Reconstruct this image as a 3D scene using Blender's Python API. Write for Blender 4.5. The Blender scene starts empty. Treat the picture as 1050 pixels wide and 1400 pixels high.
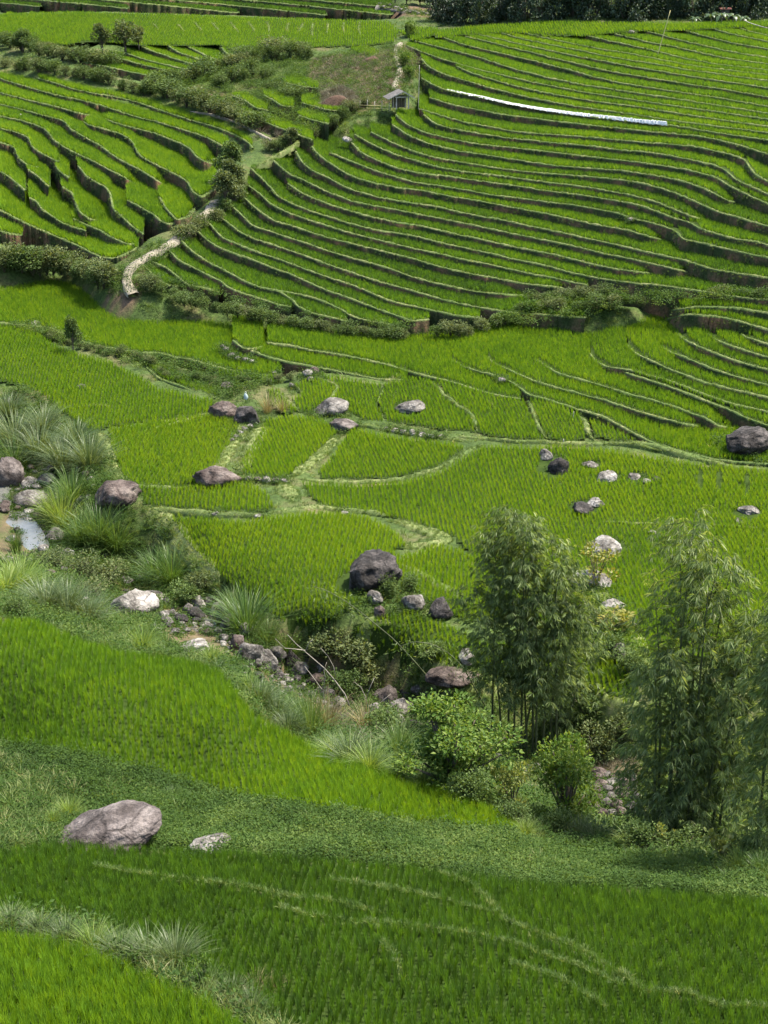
import bpy, math, random
import numpy as np
from mathutils import Vector, noise as mnoise

random.seed(7)
RNG = np.random.default_rng(11)
SC = bpy.context.scene
COL = SC.collection

# ------------------------------------------------------------------ camera
W0, H0, FPX, PITCH = 1050.0, 1400.0, 2400.0, math.radians(21.0)
cam_d = bpy.data.cameras.new('camera')
cam_d.sensor_fit = 'HORIZONTAL'
cam_d.sensor_width = 36.0
cam_d.lens = 36.0 * FPX / W0
cam_d.clip_start = 0.5
cam_d.clip_end = 6000
cam = bpy.data.objects.new('camera', cam_d)
cam.location = (0, 0, 0)
cam.rotation_euler = (math.radians(90) - PITCH, 0, 0)
COL.objects.link(cam)
SC.camera = cam

# ------------------------------------------------------------------ light
TO_SUN = Vector((0.42, 0.14, 0.90)).normalized()
ELEV = math.asin(TO_SUN.z)
AZIM = math.atan2(TO_SUN.x, TO_SUN.y)
world = bpy.data.worlds.new('World')
SC.world = world
world.use_nodes = True
wn = world.node_tree
wn.nodes.clear()
w_out = wn.nodes.new('ShaderNodeOutputWorld')
w_bg = wn.nodes.new('ShaderNodeBackground')
w_sky = wn.nodes.new('ShaderNodeTexSky')
w_sky.sky_type = 'NISHITA'
w_sky.sun_disc = False
w_sky.sun_elevation = ELEV
w_sky.sun_rotation = AZIM
w_sky.air_density = 1.0
w_sky.dust_density = 2.5
w_sky.ozone_density = 1.0
w_bg.inputs['Strength'].default_value = 0.14
wn.links.new(w_sky.outputs[0], w_bg.inputs[0])
wn.links.new(w_bg.outputs[0], w_out.inputs[0])
sun_d = bpy.data.lights.new('sun', 'SUN')
sun_d.energy = 4.2
sun_d.angle = math.radians(5.0)
sun_d.color = (1.0, 0.93, 0.80)
sun = bpy.data.objects.new('sun', sun_d)
sun.rotation_euler = (-TO_SUN).to_track_quat('-Z', 'Y').to_euler()
COL.objects.link(sun)
SC.view_settings.view_transform = 'Standard'
SC.view_settings.look = 'None'
SC.view_settings.gamma = 1.0
SC.view_settings.use_curve_mapping = False
SC.view_settings.exposure = 1.66

# ------------------------------------------------------------------ view geometry (where the traced lines lie on the ground)
CP, SP = math.cos(PITCH), math.sin(PITCH)

def ray(px, py):
    xr = (np.asarray(px, float) - 525.0) / FPX
    yu = (700.0 - np.asarray(py, float)) / FPX
    return xr, CP + yu * SP, -SP + yu * CP

def z_to_Y(px, py, z):
    _, dy, dz = ray(px, py)
    return z * dy / dz

# control points of the land: image position and height below the lens
CTRL = [
 # nearest fields
 (0,1400,-26.4),(525,1400,-27),(1050,1400,-27.4),(0,1165,-29.8),(300,1170,-30),(600,1190,-30.1),(1050,1225,-30.3),
 (0,1010,-33),(200,1062,-33),(300,1095,-33),(600,1132,-33.2),(720,1140,-33.3),
 (0,850,-33),(170,897,-33),(330,960,-33.2),(500,1045,-33.3),(620,1095,-33.4),
 # stream
 (0,700,-39),(50,760,-39.1),(160,835,-39.3),(290,860,-39.5),(380,930,-39.6),(480,985,-39.8),(560,1005,-40),(700,1050,-40),(830,1085,-40.2),(1000,1110,-40.3),
 (0,800,-36.3),(100,850,-34.6),(830,1160,-34.2),(1050,1190,-31.6),(900,1170,-33.2),
 # paddies behind the stream
 (150,690,-37.6),(230,700,-37.6),(300,795,-37.9),(380,850,-38),(480,885,-38.2),(620,930,-38.5),(830,965,-38.6),(1000,985,-38.6),
 (500,700,-37.3),(800,700,-37.2),(1050,720,-37.2),(750,830,-37.8),(950,830,-37.7),
 (500,620,-37),(800,640,-36.9),(1050,650,-36.8),(150,630,-37.2),(250,610,-36.9),
 (100,590,-37.1),(0,560,-37.4),(40,620,-38.6),(300,560,-36.5),(600,560,-36.4),(850,600,-36.4),(1050,625,-36.5),
 (0,520,-36.3),(200,520,-36.3),(0,450,-35.4),(180,450,-35.2),(400,490,-35.5),(570,450,-35),(700,500,-35.3),(850,520,-35.1),(1050,560,-35.6),
 (930,440,-33.0),(1050,410,-31.6),(700,442,-34.7),(0,380,-34.4),(180,412,-34.2),(100,370,-34.2),
 # right hillside
 (750,32,-20.4),(1050,32,-19.6),(590,55,-22.0),(303,299,-31.0),(345,232,-28.8),(420,185,-26.9),(545,140,-24.9),(1050,385,-30.7),(800,425,-33.8),(900,200,-25.8),(650,250,-29.1),
 # left hillside
 (0,335,-32.0),(140,358,-32.9),(0,230,-29.2),(180,240,-29.5),(0,112,-26.0),(190,145,-26.9),(350,205,-27.9),
 # plateau, gully, far slope
 (100,78,-23.9),(300,75,-23.7),(480,65,-22.9),(0,32,-22.9),(300,30,-22.3),(520,35,-21.5),(330,115,-25.2),(450,130,-25.1),(470,90,-23.8),
 (0,-2,-21.3),(300,-2,-21.0),(600,-2,-20.1),(1050,0,-19.0),
]
_pts = list(CTRL)
for py, z in ((0,-21.3),(32,-22.9),(112,-26.0),(230,-29.2),(335,-32.0),(380,-34.4),(450,-35.4),(520,-36.3),(560,-37.4),(700,-39),(850,-34),(1010,-33),(1165,-29.8),(1400,-26.2)):
    _pts.append((-330, py, z))
for py, z in ((0,-18.6),(32,-19.2),(200,-25.2),(385,-30.4),(410,-31.2),(560,-35.4),(625,-36.4),(720,-37.2),(830,-37.6),(985,-38.6),(1110,-40.4),(1190,-31.8),(1225,-30.4),(1400,-27.5)):
    _pts.append((1380, py, z))
for px in (-330, 200, 525, 850, 1380):
    _pts.append((px, 1640, -25.6)); _pts.append((px, -70, -15.0))
_P = np.array(_pts)
_Yc = z_to_Y(_P[:, 0], _P[:, 1], _P[:, 2])
_Xn = _P[:, :2] / 1000.0

def _tps(r2):
    return 0.5 * r2 * np.log(r2 + 1e-12)

_n = len(_P)
_r2 = ((_Xn[:, None, :] - _Xn[None, :, :]) ** 2).sum(-1)
_A = np.zeros((_n + 3, _n + 3))
_A[:_n, :_n] = _tps(_r2) + np.eye(_n) * 2e-4
_A[:_n, _n] = 1; _A[:_n, _n + 1:] = _Xn
_A[_n, :_n] = 1; _A[_n + 1:, :_n] = _Xn.T
_b = np.zeros(_n + 3); _b[:_n] = 100.0 / _Yc
_wt = np.linalg.solve(_A, _b)

def inv_depth(px, py):
    px = np.atleast_1d(np.asarray(px, float)); py = np.atleast_1d(np.asarray(py, float))
    q = np.stack([px.ravel(), py.ravel()], 1) / 1000.0
    out = np.empty(len(q))
    for i in range(0, len(q), 20000):
        s = q[i:i + 20000]
        r2 = ((s[:, None, :] - _Xn[None, :, :]) ** 2).sum(-1)
        out[i:i + 20000] = _tps(r2) @ _wt[:_n] + _wt[_n] + s @ _wt[_n + 1:]
    return (out / 100.0).reshape(px.shape)

# resample to a world height map
_cols = np.linspace(-330, 1380, 215)
_rows = np.linspace(1640, -70, 430)
_PX, _PY = np.meshgrid(_cols, _rows)
_ID = inv_depth(_PX, _PY)
for i in range(1, len(_rows)):                       # depth grows monotonically up the picture
    _ID[i] = np.minimum(_ID[i], _ID[i - 1] * 0.9997)
_Yg = 1.0 / np.maximum(_ID, 1 / 420.0)
_xr, _dy, _dz = ray(_PX, _PY)
_Xg = _Yg * _xr / _dy
_Zg = _Yg * _dz / _dy
GY = np.arange(24.0, 330.0, 0.5)
GX = np.arange(-110.0, 110.01, 0.5)
_Zr = np.empty((len(GY), len(_cols))); _Xr = np.empty_like(_Zr)
for c in range(len(_cols)):
    _Zr[:, c] = np.interp(GY, _Yg[:, c], _Zg[:, c])
    _Xr[:, c] = np.interp(GY, _Yg[:, c], _Xg[:, c])
HG = np.empty((len(GY), len(GX)))
for r in range(len(GY)):
    HG[r] = np.interp(GX, _Xr[r], _Zr[r])

def H(x, y):
    x = np.asarray(x, float); y = np.asarray(y, float)
    fx = np.clip((x - GX[0]) / 0.5, 0, len(GX) - 1.001); fy = np.clip((y - GY[0]) / 0.5, 0, len(GY) - 1.001)
    ix = fx.astype(int); iy = fy.astype(int); tx = fx - ix; ty = fy - iy
    return (HG[iy, ix] * (1 - tx) + HG[iy, ix + 1] * tx) * (1 - ty) + (HG[iy + 1, ix] * (1 - tx) + HG[iy + 1, ix + 1] * tx) * ty

def proj(x, y, z):
    dep = y * CP - z * SP
    return 525 + FPX * x / dep, 700 - FPX * (y * SP + z * CP) / dep

def pt(px, py, z=None):
    """ground point seen at an image position (on the land, or at height z)"""
    px = np.asarray(px, float); py = np.asarray(py, float)
    xr, dy, dz = ray(px, py)
    if z is None:
        Y = 1.0 / np.maximum(inv_depth(px, py).reshape(np.shape(px)), 1 / 420.0)
    else:
        Y = z * dy / dz
    return np.stack([Y * xr / dy, Y, Y * dz / dy], -1)

def at(px, py, lift=0.0):
    p = pt(np.array([px]), np.array([py]))[0]
    return Vector((p[0], p[1], p[2] + lift))

def ppm(p):
    """pixels of the photograph per metre at a world point"""
    return FPX / (p[1] * CP - p[2] * SP)

def pip(poly, x, y):
    poly = np.asarray(poly, float)
    ins = np.zeros(np.shape(x), bool)
    x1, y1 = poly[:, 0], poly[:, 1]
    x2, y2 = np.roll(x1, -1), np.roll(y1, -1)
    for a, b, c, d in zip(x1, y1, x2, y2):
        if b == d:
            continue
        cond = (b > y) != (d > y)
        ins ^= cond & (x < (c - a) * (y - b) / (d - b) + a)
    return ins

_N2 = RNG.random((64, 64))
def noise2(x, y):
    x = np.asarray(x, float); y = np.asarray(y, float)
    ix = np.floor(x).astype(int); iy = np.floor(y).astype(int)
    tx = x - ix; ty = y - iy
    tx = tx * tx * (3 - 2 * tx); ty = ty * ty * (3 - 2 * ty)
    a = _N2[ix % 64, iy % 64]; b = _N2[(ix + 1) % 64, iy % 64]; c = _N2[ix % 64, (iy + 1) % 64]; d = _N2[(ix + 1) % 64, (iy + 1) % 64]
    return (a * (1 - tx) + b * tx) * (1 - ty) + (c * (1 - tx) + d * tx) * ty

def fbm2(x, y):
    return 0.5 * noise2(x, y) + 0.3 * noise2(x * 2.1 + 7, y * 2.1 + 3) + 0.2 * noise2(x * 4.3 + 1, y * 4.3 + 9)

# ------------------------------------------------------------------ materials
def new_mat(name):
    m = bpy.data.materials.new(name); m.use_nodes = True
    nt = m.node_tree; nt.nodes.clear()
    out = nt.nodes.new('ShaderNodeOutputMaterial')
    return m, nt, out

def node(nt, t, **kw):
    n = nt.nodes.new(t)
    for k, v in kw.items():
        setattr(n, k, v)
    return n

def ramp(nt, fac, stops):
    r = node(nt, 'ShaderNodeValToRGB')
    el = r.color_ramp.elements
    el[0].position, el[0].color = stops[0][0], (*stops[0][1], 1)
    el[1].position, el[1].color = stops[-1][0], (*stops[-1][1], 1)
    for p, c in stops[1:-1]:
        e = el.new(p); e.color = (*c, 1)
    nt.links.new(fac, r.inputs[0])
    return r.outputs[0]

def nz(nt, scale, detail=3.0, rough=0.55, space='Object', vec=None):
    n = node(nt, 'ShaderNodeTexNoise')
    n.inputs['Scale'].default_value = scale
    n.inputs['Detail'].default_value = detail
    n.inputs['Roughness'].default_value = rough
    if vec is None:
        if space == 'World':
            vec = node(nt, 'ShaderNodeNewGeometry').outputs['Position']
        else:
            vec = node(nt, 'ShaderNodeTexCoord').outputs['Object']
    nt.links.new(vec, n.inputs['Vector'])
    return n.outputs['Fac']

def mixc(nt, fac, a, b, mode='MIX'):
    m = node(nt, 'ShaderNodeMix', data_type='RGBA', blend_type=mode)
    for s, v in ((m.inputs[0], fac), (m.inputs[6], a), (m.inputs[7], b)):
        if isinstance(v, (int, float)):
            s.default_value = v
        elif isinstance(v, tuple):
            s.default_value = (*v, 1)
        else:
            nt.links.new(v, s)
    return m.outputs[2]

def math_n(nt, op, a, b=0.0, clamp=False):
    m = node(nt, 'ShaderNodeMath', operation=op, use_clamp=clamp)
    for s, v in ((m.inputs[0], a), (m.inputs[1], b)):
        if isinstance(v, (int, float)):
            s.default_value = v
        else:
            nt.links.new(v, s)
    return m.outputs[0]

def leaf_mat(name, stops, transl=0.45, rough=0.5, use_tint=True, spec=0.3, jitter=0.3):
    """leaf: diffuse and gloss with light passing through; colour picked by the plant's own tint"""
    m, nt, out = new_mat(name)
    oi = node(nt, 'ShaderNodeObjectInfo')
    rnd = oi.outputs['Random']
    if use_tint:
        at_ = node(nt, 'ShaderNodeAttribute', attribute_type='INSTANCER', attribute_name='tint')
        f = math_n(nt, 'ADD', at_.outputs['Fac'], math_n(nt, 'MULTIPLY', math_n(nt, 'SUBTRACT', rnd, 0.5), jitter))
    else:
        geo = node(nt, 'ShaderNodeNewGeometry')
        f = math_n(nt, 'ADD', math_n(nt, 'MULTIPLY', geo.outputs['Random Per Island'], 0.75), math_n(nt, 'MULTIPLY', rnd, 0.25))
    c = ramp(nt, f, stops)
    b = node(nt, 'ShaderNodeBsdfPrincipled')
    nt.links.new(c, b.inputs['Base Color'])
    b.inputs['Roughness'].default_value = rough
    b.inputs['Specular IOR Level'].default_value = spec
    t = node(nt, 'ShaderNodeBsdfTranslucent')
    tc = mixc(nt, 1.0, c, (1.4, 1.25, 0.5), 'MULTIPLY')
    nt.links.new(tc, t.inputs['Color'])
    mx = node(nt, 'ShaderNodeMixShader')
    mx.inputs[0].default_value = transl
    nt.links.new(b.outputs[0], mx.inputs[1]); nt.links.new(t.outputs[0], mx.inputs[2])
    nt.links.new(mx.outputs[0], out.inputs[0])
    return m

def rough_mat(name, build, rough=0.9, bump=0.4, bscale=6.0, space='World', spec=0.2, bdist=0.05):
    m, nt, out = new_mat(name)
    b = node(nt, 'ShaderNodeBsdfPrincipled')
    b.inputs['Roughness'].default_value = rough
    b.inputs['Specular IOR Level'].default_value = spec
    nt.links.new(build(nt), b.inputs['Base Color'])
    if bump:
        bp = node(nt, 'ShaderNodeBump'); bp.inputs['Strength'].default_value = bump; bp.inputs['Distance'].default_value = bdist
        nt.links.new(nz(nt, bscale, 5.0, 0.65, space), bp.inputs['Height'])
        nt.links.new(bp.outputs[0], b.inputs['Normal'])
    nt.links.new(b.outputs[0], out.inputs[0])
    return m

M = {}
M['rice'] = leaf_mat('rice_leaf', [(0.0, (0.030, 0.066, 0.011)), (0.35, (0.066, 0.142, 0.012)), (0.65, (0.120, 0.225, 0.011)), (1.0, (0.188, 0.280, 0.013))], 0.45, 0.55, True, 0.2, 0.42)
M['grass'] = leaf_mat('wild_grass_leaf', [(0.0, (0.040, 0.080, 0.018)), (0.35, (0.085, 0.140, 0.030)), (0.7, (0.170, 0.215, 0.060)), (1.0, (0.330, 0.310, 0.150))], 0.4, 0.5)
M['tuftgrass'] = leaf_mat('tall_grass_leaf', [(0.0, (0.030, 0.065, 0.014)), (0.5, (0.065, 0.125, 0.024)), (1.0, (0.150, 0.200, 0.060))], 0.4, 0.4, False)
M['tuftlight'] = leaf_mat('bright_grass_leaf', [(0.0, (0.075, 0.130, 0.020)), (0.5, (0.140, 0.220, 0.035)), (1.0, (0.260, 0.300, 0.100))], 0.45, 0.4, False)
M['tuftpale'] = leaf_mat('pale_grass_leaf', [(0.0, (0.036, 0.064, 0.020)), (0.5, (0.078, 0.118, 0.042)), (1.0, (0.175, 0.210, 0.095))], 0.35, 0.4, False)
M['tuftdry'] = leaf_mat('dry_grass_leaf', [(0.0, (0.090, 0.080, 0.035)), (0.5, (0.190, 0.160, 0.075)), (1.0, (0.330, 0.270, 0.150))], 0.3, 0.6, False)
M['vine'] = leaf_mat('vine_leaf', [(0.0, (0.028, 0.056, 0.014)), (0.5, (0.052, 0.098, 0.020)), (1.0, (0.125, 0.175, 0.045))], 0.42, 0.6, True, 0.08, 0.5)
M['bamboo'] = leaf_mat('bamboo_leaf', [(0.0, (0.046, 0.082, 0.020)), (0.45, (0.100, 0.155, 0.040)), (0.8, (0.175, 0.235, 0.075)), (1.0, (0.280, 0.320, 0.150))], 0.48, 0.42, False, 0.35)
M['bamboo_yellow'] = leaf_mat('yellow_bamboo_leaf', [(0.0, (0.080, 0.110, 0.020)), (0.5, (0.150, 0.170, 0.028)), (1.0, (0.250, 0.220, 0.050))], 0.4, 0.4, False)
M['bush'] = leaf_mat('bush_leaf', [(0.0, (0.028, 0.054, 0.014)), (0.5, (0.062, 0.100, 0.026)), (1.0, (0.120, 0.170, 0.050))], 0.32, 0.55, False, 0.12)
M['bushgrey'] = leaf_mat('grey_green_bush_leaf', [(0.0, (0.034, 0.052, 0.018)), (0.5, (0.072, 0.100, 0.034)), (1.0, (0.170, 0.190, 0.080))], 0.32, 0.55, False, 0.12)
M['bushbright'] = leaf_mat('bright_shrub_leaf', [(0.0, (0.032, 0.070, 0.012)), (0.5, (0.070, 0.132, 0.020)), (1.0, (0.160, 0.215, 0.042))], 0.4, 0.5, False, 0.15)
M['bushyellow'] = leaf_mat('yellow_shrub_leaf', [(0.0, (0.080, 0.120, 0.025)), (0.5, (0.190, 0.230, 0.060)), (1.0, (0.380, 0.390, 0.130))], 0.4, 0.4, False)
M['forest'] = leaf_mat('forest_leaf', [(0.0, (0.010, 0.022, 0.012)), (0.5, (0.024, 0.045, 0.022)), (1.0, (0.060, 0.090, 0.045))], 0.2, 0.5, False)
M['forestlight'] = leaf_mat('light_forest_leaf', [(0.0, (0.025, 0.048, 0.022)), (0.5, (0.050, 0.085, 0.040)), (1.0, (0.110, 0.150, 0.085))], 0.2, 0.5, False)
M['banana'] = leaf_mat('banana_leaf', [(0.0, (0.028, 0.055, 0.024)), (0.5, (0.050, 0.085, 0.036)), (1.0, (0.100, 0.145, 0.070))], 0.35, 0.35, False)
M['scrub'] = leaf_mat('dry_scrub_twig', [(0.0, (0.050, 0.045, 0.028)), (0.5, (0.095, 0.085, 0.052)), (1.0, (0.200, 0.170, 0.110))], 0.15, 0.7, True)

def c_ground(nt):
    a = ramp(nt, nz(nt, 0.35, 5, 0.6, 'World'), [(0.30, (0.030, 0.052, 0.014)), (0.5, (0.055, 0.085, 0.022)), (0.62, (0.085, 0.090, 0.036)), (0.75, (0.110, 0.085, 0.050))])
    b = ramp(nt, nz(nt, 4.0, 5, 0.7, 'World'), [(0.3, (0.45, 0.45, 0.45)), (0.7, (1.25, 1.25, 1.25))])
    c = mixc(nt, 1.0, a, b, 'MULTIPLY')
    at_ = node(nt, 'ShaderNodeAttribute', attribute_type='GEOMETRY', attribute_name='earth')
    e = ramp(nt, nz(nt, 1.2, 5, 0.65, 'World'), [(0.3, (0.055, 0.042, 0.028)), (0.55, (0.110, 0.075, 0.048)), (0.75, (0.180, 0.130, 0.085))])
    return mixc(nt, at_.outputs['Fac'], c, e)
M['ground'] = rough_mat('ground_cover', c_ground, 0.95, 0.8, 5.0, 'World', 0.1, 0.12)
M['mud'] = rough_mat('paddy_mud', lambda nt: ramp(nt, nz(nt, 2.0, 4, 0.6, 'World'), [(0.3, (0.016, 0.030, 0.006)), (0.7, (0.030, 0.048, 0.010))]), 1.0, 0.3, 8.0, 'World', 0.05)
def c_rim(nt):
    p = ramp(nt, nz(nt, 2.6, 5, 0.7, 'World'), [(0.28, (0.055, 0.080, 0.022)), (0.5, (0.100, 0.125, 0.040)), (0.7, (0.200, 0.190, 0.090))])
    q = ramp(nt, nz(nt, 3.1, 4, 0.7, 'World'), [(0.3, (0.040, 0.070, 0.016)), (0.7, (0.090, 0.125, 0.034))])
    return mixc(nt, ramp(nt, nz(nt, 0.35, 3, 0.6, 'World'), [(0.40, (0, 0, 0)), (0.62, (1, 1, 1))]), q, p)
M['rim'] = rough_mat('bund_grass', c_rim, 0.95, 0.6, 12.0)
def c_riser(nt):
    a = ramp(nt, nz(nt, 0.55, 4, 0.6, 'World'), [(0.36, (0.030, 0.046, 0.016)), (0.48, (0.056, 0.060, 0.026)), (0.57, (0.110, 0.076, 0.042)), (0.70, (0.180, 0.100, 0.056))])
    b = ramp(nt, nz(nt, 6.0, 5, 0.75, 'World'), [(0.3, (0.45, 0.45, 0.45)), (0.7, (1.3, 1.3, 1.3))])
    return mixc(nt, 1.0, a, b, 'MULTIPLY')
M['riser'] = rough_mat('terrace_bank', c_riser, 0.95, 0.9, 7.0, 'World', 0.1, 0.1)
M['path'] = rough_mat('stone_path', lambda nt: ramp(nt, nz(nt, 3.0, 5, 0.7, 'World'), [(0.3, (0.125, 0.108, 0.078)), (0.5, (0.185, 0.163, 0.122)), (0.75, (0.24, 0.216, 0.168))]), 0.9, 0.5, 9.0)
M['redsoil'] = rough_mat('red_soil', lambda nt: ramp(nt, nz(nt, 1.6, 5, 0.7, 'World'), [(0.3, (0.045, 0.030, 0.022)), (0.6, (0.085, 0.054, 0.038)), (0.8, (0.135, 0.095, 0.068))]), 0.95, 0.9, 6.0, 'World', 0.1, 0.12)

M['bank'] = rough_mat('grassy_bank', lambda nt: ramp(nt, nz(nt, 1.8, 5, 0.7, 'World'), [(0.28, (0.060, 0.085, 0.022)), (0.5, (0.115, 0.145, 0.045)), (0.7, (0.200, 0.195, 0.090))]), 0.95, 0.9, 9.0)
def rock_mat(name, base, dark, pale, lich=0.5):
    def c(nt):
        a = ramp(nt, nz(nt, 1.3, 6, 0.65), [(0.32, dark), (0.5, base), (0.70, pale)])
        b = ramp(nt, nz(nt, 9.0, 6, 0.75), [(0.30, (0.34, 0.33, 0.32)), (0.5, (0.95, 0.94, 0.92)), (0.72, (1.35, 1.32, 1.28))])
        a = mixc(nt, 1.0, a, b, 'MULTIPLY')
        v = ramp(nt, nz(nt, 4.2, 4, 0.8), [(0.60, (0, 0, 0)), (0.68, (1, 1, 1))])
        return mixc(nt, math_n(nt, 'MULTIPLY', v, lich), a, tuple(min(0.6, x * 1.25 + 0.06) for x in pale))
    def c2(nt):
        base_c = c(nt)
        tc = node(nt, 'ShaderNodeTexCoord').outputs['Object']
        n3 = node(nt, 'ShaderNodeTexNoise'); n3.inputs['Scale'].default_value = 1.6; n3.inputs['Detail'].default_value = 4
        nt.links.new(tc, n3.inputs['Vector'])
        mv = node(nt, 'ShaderNodeMix', data_type='VECTOR'); mv.inputs[0].default_value = 0.35
        nt.links.new(tc, mv.inputs[4]); nt.links.new(n3.outputs['Color'], mv.inputs[5])
        vo = node(nt, 'ShaderNodeTexVoronoi', feature='DISTANCE_TO_EDGE'); vo.inputs['Scale'].default_value = 0.8
        nt.links.new(mv.outputs[1], vo.inputs['Vector'])
        k = ramp(nt, vo.outputs['Distance'], [(0.0, (0.42, 0.41, 0.40)), (0.03, (1, 1, 1))])
        st = ramp(nt, nz(nt, 0.8, 5, 0.7), [(0.35, (0.55, 0.53, 0.50)), (0.6, (1.1, 1.1, 1.1))])
        return mixc(nt, 1.0, mixc(nt, 1.0, base_c, k, 'MULTIPLY'), st, 'MULTIPLY')
    return rough_mat(name, c2, 0.9, 1.0, 5.0, 'Object', 0.2, 0.14)
M['rock_grey'] = rock_mat('grey_rock', (0.125, 0.117, 0.107), (0.052, 0.048, 0.044), (0.24, 0.228, 0.210))
M['rock_dark'] = rock_mat('dark_rock', (0.042, 0.038, 0.036), (0.016, 0.015, 0.015), (0.110, 0.098, 0.094), 0.35)
M['rock_brown'] = rock_mat('brown_rock', (0.090, 0.070, 0.062), (0.042, 0.031, 0.027), (0.160, 0.135, 0.120), 0.25)
M['rock_pink'] = rock_mat('pinkish_rock', (0.096, 0.082, 0.078), (0.046, 0.038, 0.036), (0.185, 0.162, 0.152), 0.22)
M['rock_pale'] = rock_mat('pale_rock', (0.215, 0.204, 0.188), (0.085, 0.078, 0.070), (0.35, 0.335, 0.312), 0.35)

def plain(name, col, rough=0.7, scale=5.0, var=0.35, spec=0.3, space='Object'):
    lo = tuple(x * (1 - var) for x in col); hi = tuple(min(1, x * (1 + var)) for x in col)
    return rough_mat(name, lambda nt: ramp(nt, nz(nt, scale, 4, 0.6, space), [(0.3, lo), (0.7, hi)]), rough, 0.25, scale * 3, space, spec, 0.02)
M['bark'] = plain('bark', (0.085, 0.070, 0.052), 0.9, 4)
M['palebark'] = plain('pale_dead_bark', (0.210, 0.190, 0.155), 0.85, 4)
M['culm'] = plain('bamboo_culm', (0.060, 0.072, 0.030), 0.5, 2)
M['culm_pale'] = plain('pale_bamboo_culm', (0.240, 0.210, 0.130), 0.5, 2)
M['wood'] = plain('weathered_wood', (0.300, 0.275, 0.235), 0.85, 3)
M['darkwood'] = plain('dark_wood', (0.060, 0.050, 0.040), 0.9, 3)
M['roofgrey'] = plain('grey_roof_sheet', (0.120, 0.112, 0.102), 0.8, 2, 0.3)
M['bambooyellow'] = plain('yellow_bamboo_pole', (0.420, 0.370, 0.160), 0.5, 2, 0.25)
M['whitesheet'] = plain('white_sheet', (0.52, 0.515, 0.49), 0.6, 3, 0.3)
M['teal'] = plain('teal_sheet', (0.30, 0.37, 0.36), 0.5, 4, 0.2)
M['navy'] = plain('navy_cloth', (0.035, 0.045, 0.090), 0.7, 4, 0.3)
M['redsheet'] = plain('faded_red_sheet', (0.42, 0.16, 0.12), 0.6, 3, 0.25)

def water_mat():
    m, nt, out = new_mat('stream_water')
    b = node(nt, 'ShaderNodeBsdfPrincipled')
    b.inputs['Base Color'].default_value = (0.10, 0.10, 0.09, 1)
    b.inputs['Roughness'].default_value = 0.12
    b.inputs['IOR'].default_value = 1.4
    b.inputs['Specular IOR Level'].default_value = 0.9
    bp = node(nt, 'ShaderNodeBump'); bp.inputs['Strength'].default_value = 0.35; bp.inputs['Distance'].default_value = 0.05
    nt.links.new(nz(nt, 2.2, 3, 0.6, 'World'), bp.inputs['Height'])
    nt.links.new(bp.outputs[0], b.inputs['Normal'])
    nt.links.new(b.outputs[0], out.inputs[0])
    return m
M['water'] = water_mat()
M['water_dark'] = plain('dark_stream_water', (0.050, 0.042, 0.028), 0.12, 1.0, 0.3, 0.6)

# ------------------------------------------------------------------ mesh helpers
class MB:
    def __init__(self):
        self.v, self.f, self.m, self.n = [], [], [], 0
    def add(self, verts, faces, mat=0):
        verts = np.asarray(verts, float).reshape(-1, 3)
        self.v.append(verts)
        for f in faces:
            self.f.append(tuple(int(i) + self.n for i in f))
        self.m.extend([mat] * len(faces))
        self.n += len(verts)
    def tube(self, pts, radii, sides=6, mat=0):
        pts = [Vector(p) for p in pts]
        vs, fs = [], []
        for i, p in enumerate(pts):
            d = (pts[min(i + 1, len(pts) - 1)] - pts[max(i - 1, 0)])
            d = d.normalized() if d.length > 1e-9 else Vector((0, 0, 1))
            a = d.orthogonal().normalized() if abs(d.z) > 0.95 else d.cross(Vector((0, 0, 1))).normalized()
            b = d.cross(a)
            for k in range(sides):
                t = 2 * math.pi * k / sides
                vs.append(p + (a * math.cos(t) + b * math.sin(t)) * radii[i])
        for i in range(len(pts) - 1):
            for k in range(sides):
                k2 = (k + 1) % sides
                fs.append((i * sides + k, i * sides + k2, (i + 1) * sides + k2, (i + 1) * sides + k))
        fs.append(tuple(range((len(pts) - 1) * sides, len(pts) * sides)))
        fs.append(tuple(reversed(range(sides))))
        self.add([tuple(v) for v in vs], fs, mat)
    def grid(self, rows, mat=0, mats=None):
        """rows: array (R, N, 3) joined into quads"""
        rows = np.asarray(rows, float)
        R, N, _ = rows.shape
        fs = []
        ms = []
        for r in range(R - 1):
            for i in range(N - 1):
                fs.append((r * N + i, r * N + i + 1, (r + 1) * N + i + 1, (r + 1) * N + i))
                ms.append(mat if mats is None else mats[r])
        self.v.append(rows.reshape(-1, 3))
        self.f.extend(tuple(i + self.n for i in f) for f in fs)
        self.m.extend(ms)
        self.n += R * N
    def box(self, c, s, mat=0, rot=None):
        vs = []
        for dx in (-.5, .5):
            for dy in (-.5, .5):
                for dz in (-.5, .5):
                    v = Vector((dx * s[0], dy * s[1], dz * s[2]))
                    if rot: v.rotate(rot)
                    vs.append(v + Vector(c))
        self.add([tuple(v) for v in vs], [(0, 1, 3, 2), (4, 6, 7, 5), (0, 4, 5, 1), (2, 3, 7, 6), (0, 2, 6, 4), (1, 5, 7, 3)], mat)
    def mesh(self, name, mats, smooth=True):
        me = bpy.data.meshes.new(name)
        me.from_pydata(np.concatenate(self.v).tolist() if self.v else [], [], self.f)
        for m in (mats if isinstance(mats, (list, tuple)) else [mats]):
            me.materials.append(m)
        me.polygons.foreach_set('material_index', np.array(self.m, dtype=np.int32))
        if smooth:
            me.polygons.foreach_set('use_smooth', np.ones(len(self.f), dtype=bool))
        me.update()
        return me

def link(name, me, parent=None, loc=None, **props):
    o = bpy.data.objects.new(name, me)
    COL.objects.link(o)
    if parent: o.parent = parent
    if loc is not None: o.location = loc
    for k, v in props.items():
        if v is not None: o[k] = v
    return o

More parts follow.
